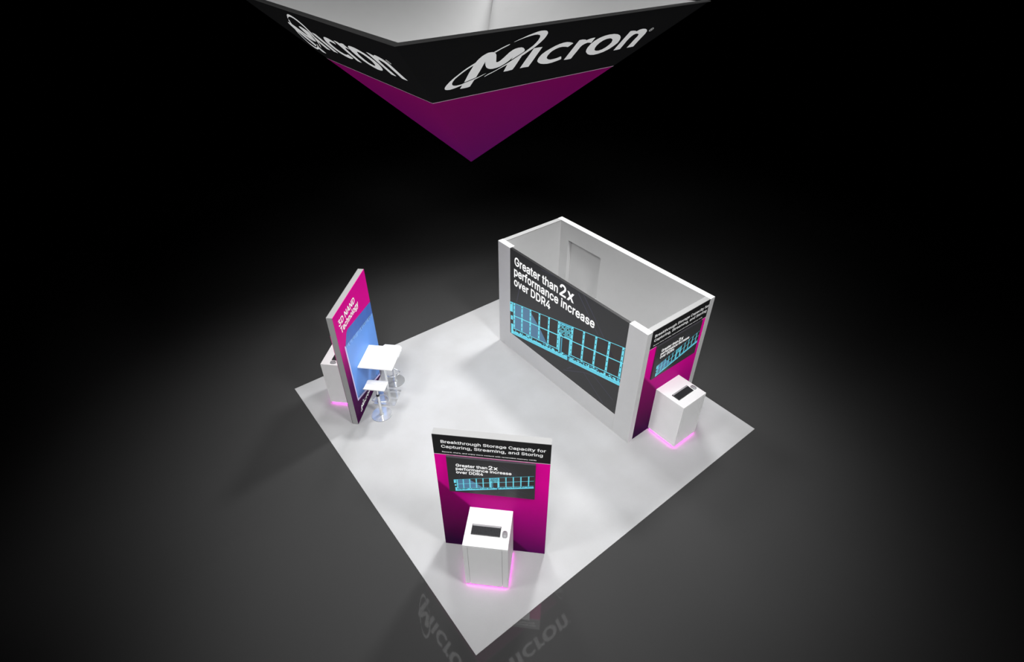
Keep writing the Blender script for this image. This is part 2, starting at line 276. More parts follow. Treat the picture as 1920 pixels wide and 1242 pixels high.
    'm': (.622,[[(.034,.398),(.034,-.018),(.132,-.018),(.132,.237),(.133,.255),(.137,.268),(.142,.28),(.149,.29),(.157,.298),(.166,.304),(.177,.308),(.188,.311),(.199,.312),(.216,.31),(.229,.305),(.24,.297),(.249,.287),(.254,.275),(.256,.259),(.256,-.018),(.354,-.018),(.354,.247),(.355,.26),(.357,.271),(.362,.281),(.367,.29),(.375,.297),(.383,.304),(.393,.308),(.405,.311),(.418,.312),(.434,.31),(.448,.306),(.461,.298),(.469,.288),(.475,.274),(.477,.253),(.477,-.018),(.575,-.018),(.575,.256),(.573,.286),(.567,.313),(.557,.337),(.543,.358),(.526,.375),(.506,.388),(.484,.397),(.461,.403),(.437,.405),(.415,.403),(.393,.399),(.373,.392),(.355,.382),(.338,.37),(.323,.355),(.319,.35),(.318,.352),(.3,.374),(.277,.391),(.25,.401),(.22,.405),(.2,.403),(.182,.399),(.164,.393),(.148,.384),(.132,.372),(.122,.362),(.13,.398)]]),
    'n': (.422,[[(.132,-.018),(.132,.226),(.133,.245),(.137,.261),(.143,.274),(.15,.285),(.159,.294),(.17,.301),(.182,.306),(.195,.309),(.21,.311),(.23,.308),(.246,.302),(.259,.292),(.269,.277),(.275,.259),(.278,.234),(.278,-.018),(.376,-.018),(.376,.241),(.374,.273),(.368,.303),(.357,.329),(.343,.352),(.325,.37),(.304,.385),(.28,.395),(.255,.401),(.227,.403),(.196,.4),(.168,.392),(.141,.377),(.122,.36),(.13,.398),(.034,.398),(.034,-.018)]]),
    'o': (.427,[[(.171,-.024),(.207,-.027),(.244,-.024),(.278,-.015),(.308,.001),(.335,.021),(.358,.047),(.376,.077),(.389,.111),(.397,.148),(.4,.187),(.397,.228),(.389,.265),(.376,.299),(.358,.329),(.335,.355),(.308,.376),(.278,.391),(.244,.4),(.207,.403),(.171,.4),(.137,.391),(.107,.376),(.08,.355),(.057,.329),(.039,.299),(.026,.265),(.018,.228),(.016,.187),(.018,.148),(.026,.111),(.039,.077),(.057,.047),(.08,.021),(.107,.001),(.137,-.015)],[(.228,.067),(.207,.065),(.187,.067),(.171,.072),(.156,.081),(.144,.092),(.134,.107),(.126,.124),(.12,.144),(.116,.165),(.115,.187),(.116,.21),(.12,.232),(.126,.252),(.134,.269),(.144,.284),(.156,.295),(.171,.304),(.187,.309),(.207,.311),(.228,.309),(.245,.304),(.259,.295),(.271,.284),(.282,.269),(.29,.251),(.296,.232),(.299,.21),(.301,.187),(.299,.165),(.296,.144),(.29,.124),(.282,.107),(.271,.092),(.259,.081),(.245,.072)]]),
    'p': (.436,[[(.034,.398),(.034,-.161),(.132,-.161),(.132,.01),(.135,.008),(.148,-.003),(.164,-.013),(.183,-.021),(.205,-.025),(.23,-.027),(.263,-.024),(.295,-.015),(.324,.001),(.349,.021),(.37,.047),(.387,.077),(.399,.111),(.406,.148),(.409,.189),(.406,.229),(.399,.266),(.387,.3),(.37,.33),(.348,.356),(.323,.376),(.294,.391),(.263,.4),(.229,.403),(.204,.402),(.182,.397),(.163,.389),(.147,.38),(.134,.369),(.13,.365),(.13,.398)],[(.239,.067),(.22,.065),(.202,.067),(.186,.072),(.173,.08),(.161,.091),(.151,.105),(.142,.122),(.136,.142),(.132,.164),(.131,.189),(.132,.214),(.136,.236),(.142,.256),(.15,.273),(.16,.286),(.172,.297),(.186,.305),(.202,.31),(.22,.311),(.239,.31),(.255,.305),(.269,.296),(.281,.285),(.291,.271),(.299,.254),(.305,.235),(.308,.213),(.31,.189),(.308,.165),(.305,.143),(.299,.123),(.29,.106),(.28,.092),(.268,.08),(.254,.072)]]),
    'r': (.271,[[(.034,.398),(.034,-.018),(.132,-.018),(.132,.236),(.133,.251),(.137,.263),(.142,.274),(.149,.284),(.157,.292),(.168,.298),(.18,.303),(.193,.306),(.207,.307),(.214,.307),(.221,.307),(.228,.306),(.234,.305),(.258,.301),(.263,.401),(.236,.403),(.23,.403),(.224,.403),(.218,.403),(.212,.403),(.188,.401),(.164,.394),(.142,.383),(.124,.368),(.129,.398)]]),
    's': (.377,[[(.155,-.025),(.182,-.027),(.212,-.025),(.241,-.02),(.267,-.011),(.291,.002),(.311,.018),(.327,.036),(.34,.058),(.347,.081),(.35,.107),(.347,.136),(.336,.162),(.32,.184),(.297,.203),(.268,.217),(.234,.227),(.176,.241),(.158,.246),(.145,.252),(.136,.257),(.131,.263),(.128,.269),(.127,.277),(.129,.286),(.133,.294),(.142,.302),(.154,.308),(.169,.312),(.187,.314),(.206,.312),(.22,.308),(.231,.301),(.239,.292),(.246,.282),(.257,.256),(.348,.276),(.335,.315),(.325,.334),(.313,.351),(.298,.366),(.281,.379),(.261,.39),(.239,.397),(.214,.402),(.187,.403),(.159,.401),(.132,.396),(.108,.387),(.085,.375),(.066,.36),(.05,.342),(.038,.322),(.031,.299),(.028,.274),(.031,.244),(.042,.218),(.059,.195),(.082,.177),(.111,.162),(.144,.152),(.207,.137),(.223,.133),(.234,.128),(.241,.122),(.246,.117),(.248,.11),(.249,.103),(.248,.094),(.243,.086),(.234,.078),(.22,.07),(.203,.066),(.181,.064),(.163,.065),(.147,.069),(.135,.076),(.125,.084),(.117,.096),(.106,.128),(.012,.108),(.024,.067),(.034,.045),(.048,.026),(.064,.01),(.084,-.004),(.106,-.014),(.129,-.021)]]),
    't': (.239,[[(.222,.309),(.222,.398),(.144,.398),(.144,.49),(.046,.49),(.046,.398),(-.012,.398),(-.012,.309),(.046,.309),(.046,.092),(.05,.06),(.061,.031),(.079,.008),(.104,-.01),(.134,-.019),(.168,-.023),(.177,-.022),(.185,-.022),(.194,-.021),(.203,-.02),(.211,-.018),(.235,-.011),(.216,.075),(.194,.071),(.188,.07),(.183,.069),(.178,.069),(.174,.068),(.171,.068),(.16,.069),(.153,.071),(.15,.074),(.148,.078),(.145,.086),(.144,.098),(.144,.309)]]),
    'u': (.422,[[(.155,-.022),(.182,-.024),(.213,-.021),(.241,-.013),(.268,.002),(.288,.02),(.28,-.018),(.376,-.018),(.376,.398),(.278,.398),(.278,.153),(.276,.135),(.273,.119),(.267,.106),(.26,.094),(.251,.085),(.24,.078),(.228,.073),(.215,.07),(.2,.069),(.18,.071),(.164,.077),(.151,.088),(.141,.102),(.134,.121),(.132,.145),(.132,.398),(.034,.398),(.034,.138),(.036,.106),(.042,.077),(.053,.05),(.067,.028),(.085,.009),(.106,-.006),(.13,-.016)]]),
    'v': (.401,[[(-.008,.397),(.15,-.018),(.239,-.018),(.397,.397),(.292,.398),(.207,.161),(.199,.138),(.195,.126),(.191,.138),(.183,.161),(.097,.398)]]),
    'w': (.579,[[(-.002,.398),(.124,-.018),(.213,-.018),(.266,.167),(.271,.184),(.276,.202),(.28,.22),(.284,.232),(.287,.22),(.291,.202),(.296,.185),(.301,.167),(.354,-.018),(.443,-.018),(.569,.398),(.466,.398),(.416,.219),(.409,.194),(.402,.168),(.397,.149),(.393,.168),(.386,.194),(.379,.219),(.331,.398),(.238,.398),(.188,.219),(.181,.194),(.175,.167),(.17,.148),(.165,.169),(.158,.195),(.151,.219),(.101,.398)]]),
    'x': (.391,[[(.0,-.013),(.112,-.013),(.196,.112),(.28,-.013),(.392,-.013),(.256,.192),(.386,.398),(.274,.398),(.195,.278),(.116,.398),(.004,.398),(.135,.192)]]),
    'y': (.401,[[(.048,-.065),(.025,-.15),(.046,-.158),(.053,-.16),(.061,-.161),(.071,-.163),(.081,-.163),(.092,-.164),(.111,-.162),(.129,-.159),(.147,-.153),(.163,-.144),(.178,-.133),(.191,-.119),(.202,-.103),(.212,-.085),(.221,-.065),(.397,.397),(.292,.398),(.207,.161),(.199,.138),(.195,.126),(.191,.138),(.183,.161),(.097,.398),(-.008,.397),(.143,-.002),(.133,-.029),(.128,-.044),(.122,-.054),(.117,-.061),(.111,-.066),(.106,-.069),(.1,-.071),(.093,-.071),(.085,-.071),(.075,-.069)]]),
    ' ': (.188,[])
}


def put_text(mb, s, x0, x1, base, cap, to3, mi=0):
    """write s from x0 to x1 with baseline at base and capital height cap"""
    x, items, lo, hi = 0.0, [], 1e9, -1e9
    for ch in s:
        adv, loops = GLYPHS[ch]
        if loops:
            items.append((x, loops))
            lo = min(lo, x + min(p[0] for l in loops for p in l))
            hi = max(hi, x + max(p[0] for l in loops for p in l))
        x += adv
    sx, sy = (x1 - x0) / (hi - lo), cap / 0.535
    for x, loops in items:
        put = [[(x0 + (x + p[0] - lo) * sx, base + (p[1] + 0.013) * sy) for p in l] for l in loops]
        area = lambda l: sum(l[i - 1][0] * l[i][1] - l[i][0] * l[i - 1][1] for i in range(len(l)))
        box = lambda l: (min(p[0] for p in l), max(p[0] for p in l), min(p[1] for p in l), max(p[1] for p in l))
        put.sort(key=lambda l: -abs(area(l)))
        outer = []
        for l in put:               # counters go with the outline round them, the dot of an i stands alone
            q = box(l)
            home = [o for o in outer if box(o[0])[0] < q[0] and box(o[0])[1] > q[1] and box(o[0])[2] < q[2] and box(o[0])[3] > q[3]]
            home[0].append(l) if home else outer.append([l])
        for o in outer:
            mb.poly(o, to3, mi)


def clip_poly(pts, x0=0.0, x1=1.0, y0=0.0, y1=1.0):
    def cut(P, ins, inter):
        out = []
        for i, c in enumerate(P):
            p = P[i - 1]
            if ins(c):
                if not ins(p):
                    out.append(inter(p, c))
                out.append(c)
            elif ins(p):
                out.append(inter(p, c))
        return out

    def ix(x):
        return lambda p, c: (x, p[1] + (c[1] - p[1]) * (x - p[0]) / (c[0] - p[0]))

    def iy(y):
        return lambda p, c: (p[0] + (c[0] - p[0]) * (y - p[1]) / (c[1] - p[1]), y)
    for ins, it in ((lambda q: q[0] >= x0, ix(x0)), (lambda q: q[0] <= x1, ix(x1)),
                    (lambda q: q[1] >= y0, iy(y0)), (lambda q: q[1] <= y1, iy(y1))):
        if pts:
            pts = cut(pts, ins, it)
    return pts


LOGO = {
    'sw1': [(-0.939,-0.378),(-0.967,-0.402),(-0.999,-0.433),(-1.029,-0.468),(-1.057,-0.51),(-1.085,-0.552),(-1.108,-0.597),(-1.122,-0.64),(-1.126,-0.672),(-1.12,-0.696),(-1.103,-0.713),(-1.081,-0.721),(-1.052,-0.725),(-1.017,-0.718),(-0.976,-0.703),(-0.941,-0.689),(-0.939,-0.709),(-0.939,-0.742),(-0.9,-0.745),(-0.861,-0.744),(-0.836,-0.737),(-0.834,-0.694),(-0.833,-0.638),(-0.798,-0.615),(-0.765,-0.591),(-0.732,-0.564),(-0.77,-0.581),(-0.804,-0.603),(-0.83,-0.618),(-0.862,-0.633),(-0.895,-0.647),(-0.928,-0.657),(-0.951,-0.67),(-0.977,-0.676),(-1.01,-0.677),(-1.036,-0.671),(-1.059,-0.654),(-1.071,-0.628),(-1.072,-0.599),(-1.065,-0.567),(-1.047,-0.534),(-1.019,-0.492),(-0.989,-0.456),(-0.96,-0.427),(-0.941,-0.413)],
    'M': [(-0.937,-0.647),(-0.94,-0.592),(-0.945,-0.512),(-0.943,-0.455),(-0.944,-0.407),(-0.939,-0.378),(-0.935,-0.353),(-0.924,-0.326),(-0.909,-0.301),(-0.887,-0.28),(-0.866,-0.267),(-0.835,-0.265),(-0.81,-0.269),(-0.79,-0.279),(-0.769,-0.298),(-0.753,-0.319),(-0.732,-0.361),(-0.705,-0.418),(-0.695,-0.425),(-0.682,-0.426),(-0.666,-0.414),(-0.651,-0.387),(-0.634,-0.346),(-0.619,-0.311),(-0.599,-0.286),(-0.574,-0.27),(-0.543,-0.265),(-0.512,-0.267),(-0.485,-0.279),(-0.461,-0.298),(-0.446,-0.319),(-0.445,-0.334),(-0.455,-0.347),(-0.474,-0.367),(-0.5,-0.392),(-0.519,-0.412),(-0.537,-0.428),(-0.539,-0.39),(-0.551,-0.427),(-0.573,-0.459),(-0.596,-0.482),(-0.621,-0.501),(-0.655,-0.512),(-0.692,-0.516),(-0.724,-0.511),(-0.751,-0.499),(-0.779,-0.478),(-0.806,-0.444),(-0.827,-0.406),(-0.838,-0.385),(-0.835,-0.401),(-0.833,-0.45),(-0.83,-0.515),(-0.831,-0.565),(-0.83,-0.604),(-0.868,-0.62),(-0.9,-0.634),(-0.924,-0.644)],
    'sw2': [(-0.734,-0.613),(-0.707,-0.585),(-0.668,-0.563),(-0.631,-0.538),(-0.597,-0.508),(-0.563,-0.478),(-0.53,-0.447),(-0.498,-0.412),(-0.467,-0.379),(-0.436,-0.344),(-0.408,-0.307),(-0.381,-0.268),(-0.37,-0.237),(-0.365,-0.203),(-0.368,-0.171),(-0.378,-0.147),(-0.391,-0.133),(-0.42,-0.123),(-0.452,-0.12),(-0.488,-0.125),(-0.526,-0.134),(-0.563,-0.145),(-0.599,-0.158),(-0.633,-0.174),(-0.646,-0.176),(-0.636,-0.169),(-0.6,-0.149),(-0.562,-0.131),(-0.525,-0.112),(-0.485,-0.097),(-0.445,-0.083),(-0.409,-0.078),(-0.373,-0.08),(-0.342,-0.089),(-0.318,-0.107),(-0.304,-0.129),(-0.3,-0.155),(-0.301,-0.191),(-0.313,-0.23),(-0.33,-0.267),(-0.355,-0.31),(-0.387,-0.342),(-0.416,-0.379),(-0.433,-0.393),(-0.432,-0.44),(-0.43,-0.497),(-0.429,-0.554),(-0.433,-0.589),(-0.479,-0.595),(-0.532,-0.596),(-0.538,-0.542),(-0.544,-0.49),(-0.571,-0.509),(-0.626,-0.548),(-0.662,-0.575),(-0.701,-0.598),(-0.731,-0.621)],
    'up': [(-0.804,-0.268),(-0.779,-0.252),(-0.745,-0.229),(-0.709,-0.207),(-0.679,-0.194),(-0.673,-0.199),(-0.687,-0.213),(-0.737,-0.243),(-0.783,-0.282)],
    'i': [(-0.345,-0.59),(-0.302,-0.587),(-0.243,-0.59),(-0.243,-0.493),(-0.246,-0.401),(-0.247,-0.313),(-0.293,-0.31),(-0.346,-0.311),(-0.347,-0.408),(-0.347,-0.496)],
    'c': [(0.142,-0.335),(0.112,-0.321),(0.074,-0.308),(0.035,-0.3),(-0.004,-0.302),(-0.046,-0.312),(-0.088,-0.333),(-0.126,-0.36),(-0.161,-0.392),(-0.185,-0.428),(-0.191,-0.469),(-0.184,-0.506),(-0.171,-0.53),(-0.14,-0.556),(-0.103,-0.577),(-0.056,-0.592),(-0.001,-0.6),(0.055,-0.595),(0.102,-0.582),(0.136,-0.57),(0.147,-0.56),(0.119,-0.52),(0.108,-0.518),(0.072,-0.532),(0.034,-0.538),(-0.007,-0.539),(-0.04,-0.527),(-0.068,-0.509),(-0.083,-0.489),(-0.089,-0.464),(-0.086,-0.432),(-0.074,-0.402),(-0.048,-0.38),(-0.01,-0.364),(0.03,-0.363),(0.073,-0.371),(0.106,-0.382),(0.123,-0.36)],
    'r': [(0.199,-0.588),(0.246,-0.591),(0.293,-0.589),(0.292,-0.538),(0.293,-0.48),(0.291,-0.42),(0.296,-0.397),(0.316,-0.377),(0.347,-0.366),(0.382,-0.372),(0.408,-0.38),(0.404,-0.344),(0.403,-0.304),(0.368,-0.304),(0.334,-0.31),(0.3,-0.323),(0.277,-0.31),(0.238,-0.302),(0.195,-0.303),(0.194,-0.352),(0.195,-0.418),(0.197,-0.497)],
    'o': [(0.442,-0.518),(0.421,-0.483),(0.411,-0.445),(0.413,-0.397),(0.434,-0.354),(0.474,-0.32),(0.524,-0.3),(0.586,-0.293),(0.653,-0.297),(0.711,-0.311),(0.767,-0.338),(0.806,-0.372),(0.83,-0.413),(0.839,-0.458),(0.82,-0.498),(0.785,-0.542),(0.729,-0.576),(0.665,-0.592),(0.61,-0.596),(0.548,-0.585),(0.495,-0.56)],
    'oi': [(0.555,-0.513),(0.535,-0.481),(0.528,-0.443),(0.537,-0.405),(0.563,-0.374),(0.6,-0.357),(0.647,-0.357),(0.685,-0.372),(0.71,-0.395),(0.727,-0.431),(0.722,-0.467),(0.703,-0.501),(0.67,-0.526),(0.633,-0.537),(0.589,-0.53)],
    'n': [(0.884,-0.584),(0.937,-0.585),(0.978,-0.581),(0.974,-0.521),(0.966,-0.45),(0.971,-0.395),(0.986,-0.364),(1.014,-0.354),(1.051,-0.361),(1.074,-0.379),(1.083,-0.408),(1.079,-0.457),(1.081,-0.522),(1.08,-0.58),(1.13,-0.581),(1.179,-0.579),(1.176,-0.507),(1.176,-0.44),(1.177,-0.381),(1.164,-0.342),(1.138,-0.316),(1.096,-0.297),(1.052,-0.29),(1.014,-0.296),(0.983,-0.315),(0.957,-0.303),(0.916,-0.295),(0.876,-0.294),(0.878,-0.345),(0.879,-0.428),(0.882,-0.507)],
    'tm': [(1.205,-0.354),(1.191,-0.334),(1.201,-0.302),(1.228,-0.294),(1.246,-0.309),(1.241,-0.342),(1.228,-0.361)],
}


def put_logo(mb, to3, mi=0):
    """the company mark in the metres of the hanging sign: x along the edge, y up the slope"""
    for k in ('sw1', 'M', 'sw2', 'up', 'i', 'c', 'r', 'n'):
        mb.poly([LOGO[k]], to3, mi)
    mb.poly([LOGO['o'], LOGO['oi']], to3, mi)
    cx, cy, r = 1.219, -0.328, 0.026
    ring = [[(cx + q * math.cos(i * PI / 10), cy + q * math.sin(i * PI / 10)) for i in range(20)] for q in (r, r * 0.8)]
    mb.poly(ring, to3, mi)
    put_text(mb, 'R', cx - 0.008, cx + 0.010, cy - 0.012, 0.024, to3, mi)


# ------------------------------------------------------------------ the materials of the place
M = {}
M['white'] = mat('white_laminate', (0.9, 0.9, 0.9), 0.42, vary=0.01)
M['wall'] = mat('white_wall_laminate', (0.64, 0.64, 0.64), 0.5, vary=0.012)
M['grey_wall'] = mat('light_grey_sign_lining', (0.42, 0.42, 0.42), 0.55, vary=0.012)
M['edge'] = mat('grey_panel_edge', (0.31, 0.31, 0.31), 0.55, vary=0.015)
M['door'] = mat('light_grey_door', (0.64, 0.64, 0.64), 0.5, vary=0.012)
M['black'] = mat('black_print', (0.012, 0.012, 0.0125), 0.55, spec=0.3, vary=0.05)
M['fabric_black'] = mat('black_stretch_fabric', (0.006, 0.006, 0.0063), 0.8, spec=0.02, vary=0.05)
M['rim'] = mat('dark_grey_frame', (0.018, 0.018, 0.018), 0.6, spec=0.3)
M['letter'] = mat('white_print_added_glow', (0.9, 0.9, 0.9), 0.6, vary=0.01, emit=(1, 1, 1, 1), es=0.16)  # slight emission added so the white print comes out brighter
M['sign_letter'] = mat('white_fabric_print', (0.84, 0.84, 0.84), 0.6, vary=0.01)
M['pale_line'] = mat('pale_pink_line', (0.72, 0.55, 0.66), 0.5)
M['sign_line'] = mat('grey_pink_seam', (0.42, 0.30, 0.38), 0.6)
M['gap'] = mat('dark_joint', (0.05, 0.05, 0.05), 0.8)
M['chrome'] = mat('polished_chrome', (0.86, 0.87, 0.88), 0.09, metal=0.7, vary=0.005)
M['collar'] = mat('dark_plastic_collar', (0.02, 0.02, 0.022), 0.4)
M['keys'] = mat('charcoal_keys', (0.022, 0.023, 0.025), 0.45)
M['tray'] = mat('dark_grey_keyboard_tray', (0.05, 0.05, 0.052), 0.4)
M['silver'] = mat('silver_plastic', (0.36, 0.36, 0.37), 0.35)
M['mouse_grey'] = mat('grey_mouse_shell', (0.30, 0.30, 0.31), 0.35)
M['bezel'] = mat('dark_monitor_housing', (0.045, 0.042, 0.05), 0.35)
M['seat'] = mat('white_seat_shell', (0.84, 0.84, 0.84), 0.3, vary=0.01)
M['glow'] = mat('magenta_led_tape', (0.8, 0.1, 0.7), 0.5, emit=(1.0, 0.03, 0.80, 1), es=9)


def screen_mat(name, rgb, s=1.0, base=0.01):
    return mat(name, (base, base, base), 0.35, spec=0.3, emit=lin(*rgb), es=s, vary=0.0)


M['scr'] = screen_mat('screen_dark_grey', (41, 41, 42), 0.9)
M['scr_line'] = screen_mat('screen_faint_line', (60, 60, 74), 0.9)
M['scr_cyan'] = screen_mat('screen_cyan', (108, 218, 238), 1.0)
M['scr_teal'] = screen_mat('screen_teal', (70, 165, 196), 1.0)
M['scr_steel'] = screen_mat('screen_steel_blue', (78, 118, 150), 1.0)
M['scr_chip'] = screen_mat('screen_black_chip', (40, 34, 33), 0.9)
M['scr_white'] = screen_mat('screen_white', (255, 255, 255), 1.0)
SCREEN_MATS = [M['scr'], M['scr_line'], M['scr_cyan'], M['scr_teal'], M['scr_steel'], M['scr_chip'], M['scr_white']]

MAG_HI, MAG_MID, MAG_LO = (0.58, 0.0012, 0.235, 1), (0.29, 0.001, 0.15, 1), (0.040, 0.0010, 0.050, 1)
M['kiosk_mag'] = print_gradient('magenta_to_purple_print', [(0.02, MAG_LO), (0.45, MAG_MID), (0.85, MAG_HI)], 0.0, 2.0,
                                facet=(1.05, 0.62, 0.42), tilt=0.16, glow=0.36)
M['nand_mag'] = print_gradient('magenta_to_plum_print', [(0.0, (0.048, 0.001, 0.05, 1)), (0.38, (0.07, 0.001, 0.066, 1)),
                                                        (0.59, (0.30, 0.0012, 0.15, 1)), (0.74, (0.66, 0.0015, 0.26, 1))], 0.0, 2.38)
M['sign_mag'] = print_gradient('deep_magenta_to_violet_fabric', [(0.0, (0.10, 0.0006, 0.095, 1)), (1.0, (0.175, 0.0006, 0.088, 1))],
                               -1.8, -0.6, rough=0.8, spec=0.03)


def carpet_material():
    m, nt, b = new_mat('light_grey_mottled_carpet')
    n1 = noise(nt, 1.1, 5)
    r1 = ramp(nt, [(0.36, (0.412, 0.412, 0.417, 1)), (0.64, (0.45, 0.453, 0.462, 1))])
    nt.links.new(n1.outputs['Fac'], r1.inputs['Fac'])
    n2 = noise(nt, 190.0, 2)
    r2 = ramp(nt, [(0.25, (0.9, 0.9, 0.9, 1)), (0.75, (1, 1, 1, 1))])
    nt.links.new(n2.outputs['Fac'], r2.inputs['Fac'])
    mx = nt.nodes.new('ShaderNodeMix')
    mx.data_type = 'RGBA'
    mx.blend_type = 'MULTIPLY'
    mx.inputs['Factor'].default_value = 1.0
    nt.links.new(r1.outputs['Color'], mx.inputs['A'])
    nt.links.new(r2.outputs['Color'], mx.inputs['B'])
    nt.links.new(mx.outputs['Result'], b.inputs['Base Color'])
    b.inputs['Roughness'].default_value = 0.95
    b.inputs['Specular IOR Level'].default_value = 0.05
    bp = nt.nodes.new('ShaderNodeBump')
    bp.inputs['Strength'].default_value = 0.25
    bp.inputs['Distance'].default_value = 0.004
    nt.links.new(n2.outputs['Fac'], bp.inputs['Height'])
    nt.links.new(bp.outputs['Normal'], b.inputs['Normal'])
    return m


M['carpet'] = carpet_material()
M['floor'] = mat('polished_dark_hall_floor', (0.047, 0.047, 0.047), 0.025, spec=0.5, vary=0.04, scale=0.4, ior=1.75)


# ------------------------------------------------------------------ hall floor and carpet
mb = MB()
ring = [(3.05 + 45 * math.cos(2 * PI * i / 96), 3.05 + 45 * math.sin(2 * PI * i / 96)) for i in range(96)]
mb.hexa([(x, y, -0.2) for x, y in ring], [(x, y, 0.0) for x, y in ring])
fl = mb.build('floor', M['floor'])
fl['kind'] = 'structure'

CZ = 0.006
S = 6.11
mb = MB()
mb.box(0, S, 0, S, 0.0, CZ)
carpet = mb.build('booth_carpet', M['carpet'])
carpet['label'] = 'light grey square carpet lying under the whole booth on the dark floor'
carpet['category'] = 'carpet'


# ------------------------------------------------------------------ what the screens show
QUAD = ((0.0, 0.605), (1.0, 0.245), (1.0, 0.656), (0.0, 1.0))     # memory module in the big picture, v downwards


def mod(a, b):
    tl, tr, br, bl = QUAD
    t = (tl[0] + (tr[0] - tl[0]) * a, tl[1] + (tr[1] - tl[1]) * a)
    q = (bl[0] + (br[0] - bl[0]) * a, bl[1] + (br[1] - bl[1]) * a)
    return (t[0] + (q[0] - t[0]) * b, t[1] + (q[1] - t[1]) * b)


def screen_art(parent, W, H, x0, ztop, y, xf, af):
    """picture on a W x H screen whose top left corner is (x0, ztop) in the plane y (front is -y).
    xf maps the big picture's (x, v) to this screen's (x, v); af is how far the module runs."""
    rng = random.Random(5)

    def P(mb, pts, lay, mi):
        q = clip_poly([xf(*p) for p in pts], 0, 1, 0, 1)
        if len(q) >= 3:
            mb.face([(x0 + W * u, y - lay * 0.0012, ztop - H * v) for u, v in reversed(q)], mi)

    def R(mb, a0, a1, b0, b1, lay, mi):
        P(mb, [mod(a0, b0), mod(a1, b0), mod(a1, b1), mod(a0, b1)], lay, mi)
    g = MB()
    # faint network lines
    for p, q in (((0.62, 0.02), (0.80, 0.30)), ((0.66, 0.0), (0.93, 0.42)), ((0.10, 0.36), (0.07, 0.56)), ((0.55, 0.95), (0.72, 0.80)),
                 ((0.72, 0.80), (0.90, 0.98)), ((0.72, 0.80), (0.80, 0.75)), ((0.80, 0.75), (0.97, 0.86)), ((0.30, 0.02), (0.42, 0.0)), ((0.58, 0.90), (0.62, 0.84))):
        d = Vector((q[0] - p[0], q[1] - p[1])).normalized() * 0.0035
        P(g, [(p[0] - d.y, p[1] + d.x), (q[0] - d.y, q[1] + d.x), (q[0] + d.y, q[1] - d.x), (p[0] + d.y, p[1] - d.x)], 1, 1)
    # board: cyan lines round dark chips
    cols = [0.045, 0.128, 0.214, 0.302, 0.392, 0.482]
    cols2 = [0.600, 0.694, 0.790, 0.888, 0.988, 1.09]
    R(g, 0.0, af, 0.0, 0.86, 1, 5)
    R(g, 0.0, af, 0.0, 0.014, 2, 2)
    for c in cols + cols2:
        if c < af:
            w = 0.008 if c in (0.045, 0.482) else 0.0075
            R(g, c - w, c + w, 0.0, 0.82, 2, 2)
            for b in (0.06, 0.2, 0.33, 0.5, 0.64, 0.76):
                R(g, c - w * 0.45, c + w * 0.35, b, b + 0.035, 3, 5)
    R(g, 0.045, 0.482, 0.385, 0.415, 2, 2)
    R(g, 0.600, af, 0.385, 0.408, 2, 2)
    R(g, 0.045, 0.50, 0.795, 0.815, 2, 2)
    R(g, 0.600, af, 0.795, 0.815, 2, 2)
    # sheen over the left chips
    for k in range(2):
        R(g, cols[k] + 0.008, cols[k + 1] - 0.008, 0.02, 0.38, 2, 4)
    for k in range(3):
        R(g, cols[k] + 0.008, cols[k + 1] - 0.008, 0.42, 0.79, 2, 4)
    P(g, [mod(0.222, 0.10), mod(0.294, 0.38), mod(0.222, 0.38)], 2, 4)
    P(g, [mod(0.310, 0.44), mod(0.384, 0.79), mod(0.310, 0.79)], 2, 4)
    # connector end on the left
    R(g, 0.0, 0.03, 0.0, 0.30, 2, 2)
    R(g, 0.008, 0.03, 0.42, 0.55, 2, 2)
    R(g, 0.012, 0.034, 0.68, 1.0, 2, 2)
    R(g, 0.006, 0.016, 0.03, 0.07, 3, 5)
    # register chip in the middle
    R(g, 0.488, 0.594, 0.02, 0.07, 2, 3)
    for i in range(11):
        for j in range(8):
            if rng.random() < 0.86:
                a = 0.490 + i * 0.0096
                b = 0.04 + j * 0.043
                R(g, a, a + 0.0066, b, b + 0.03, 3, 2)
    R(g, 0.492, 0.502, 0.30, 0.88, 2, 2)
    R(g, 0.512, 0.520, 0.42, 0.88, 2, 3)
    R(g, 0.582, 0.592, 0.36, 0.88, 2, 2)
    R(g, 0.50, 0.59, 0.37, 0.40, 3, 2)
    # small parts and gold contacts along the lower edge
    a = 0.04
    while a < af:
        w = rng.uniform(0.004, 0.026)
        if rng.random() < 0.72:
            b = rng.choice((0.825, 0.835, 0.85))
            R(g, a, a + w, b, b + rng.uniform(0.02, 0.05), 3, rng.choice((2, 2, 3)))
        a += w + rng.uniform(0.003, 0.010)
    R(g, 0.03, 0.575, 0.885, 1.0, 2, 2)
    R(g, 0.590, af, 0.885, 1.0, 2, 2)
    a = 0.04
    while a < af:
        R(g, a, a + 0.0032, 0.92, 0.985, 3, 3)
        if rng.random() < 0.3:
            R(g, a, a + 0.012, 0.885, 0.905, 3, 5)
        a += 0.0086
    g.build('memory_module_picture', SCREEN_MATS, parent)
    t = MB()

    def to3(u, v):
        X, V = xf(u, 1 - v)
        return (x0 + W * X, y - 0.003, ztop - H * V)
    put_text(t, 'Greater than', 0.047, 0.455, 1 - 0.150, 0.090, to3)
    put_text(t, '2x', 0.470, 0.592, 1 - 0.150, 0.118, to3)
    put_text(t, 'performance increase', 0.043, 0.766, 1 - 0.262, 0.090, to3)
    put_text(t, 'over DDR4', 0.043, 0.397, 1 - 0.378, 0.090, to3)
    t.build('lettering', M['scr_white'], parent)


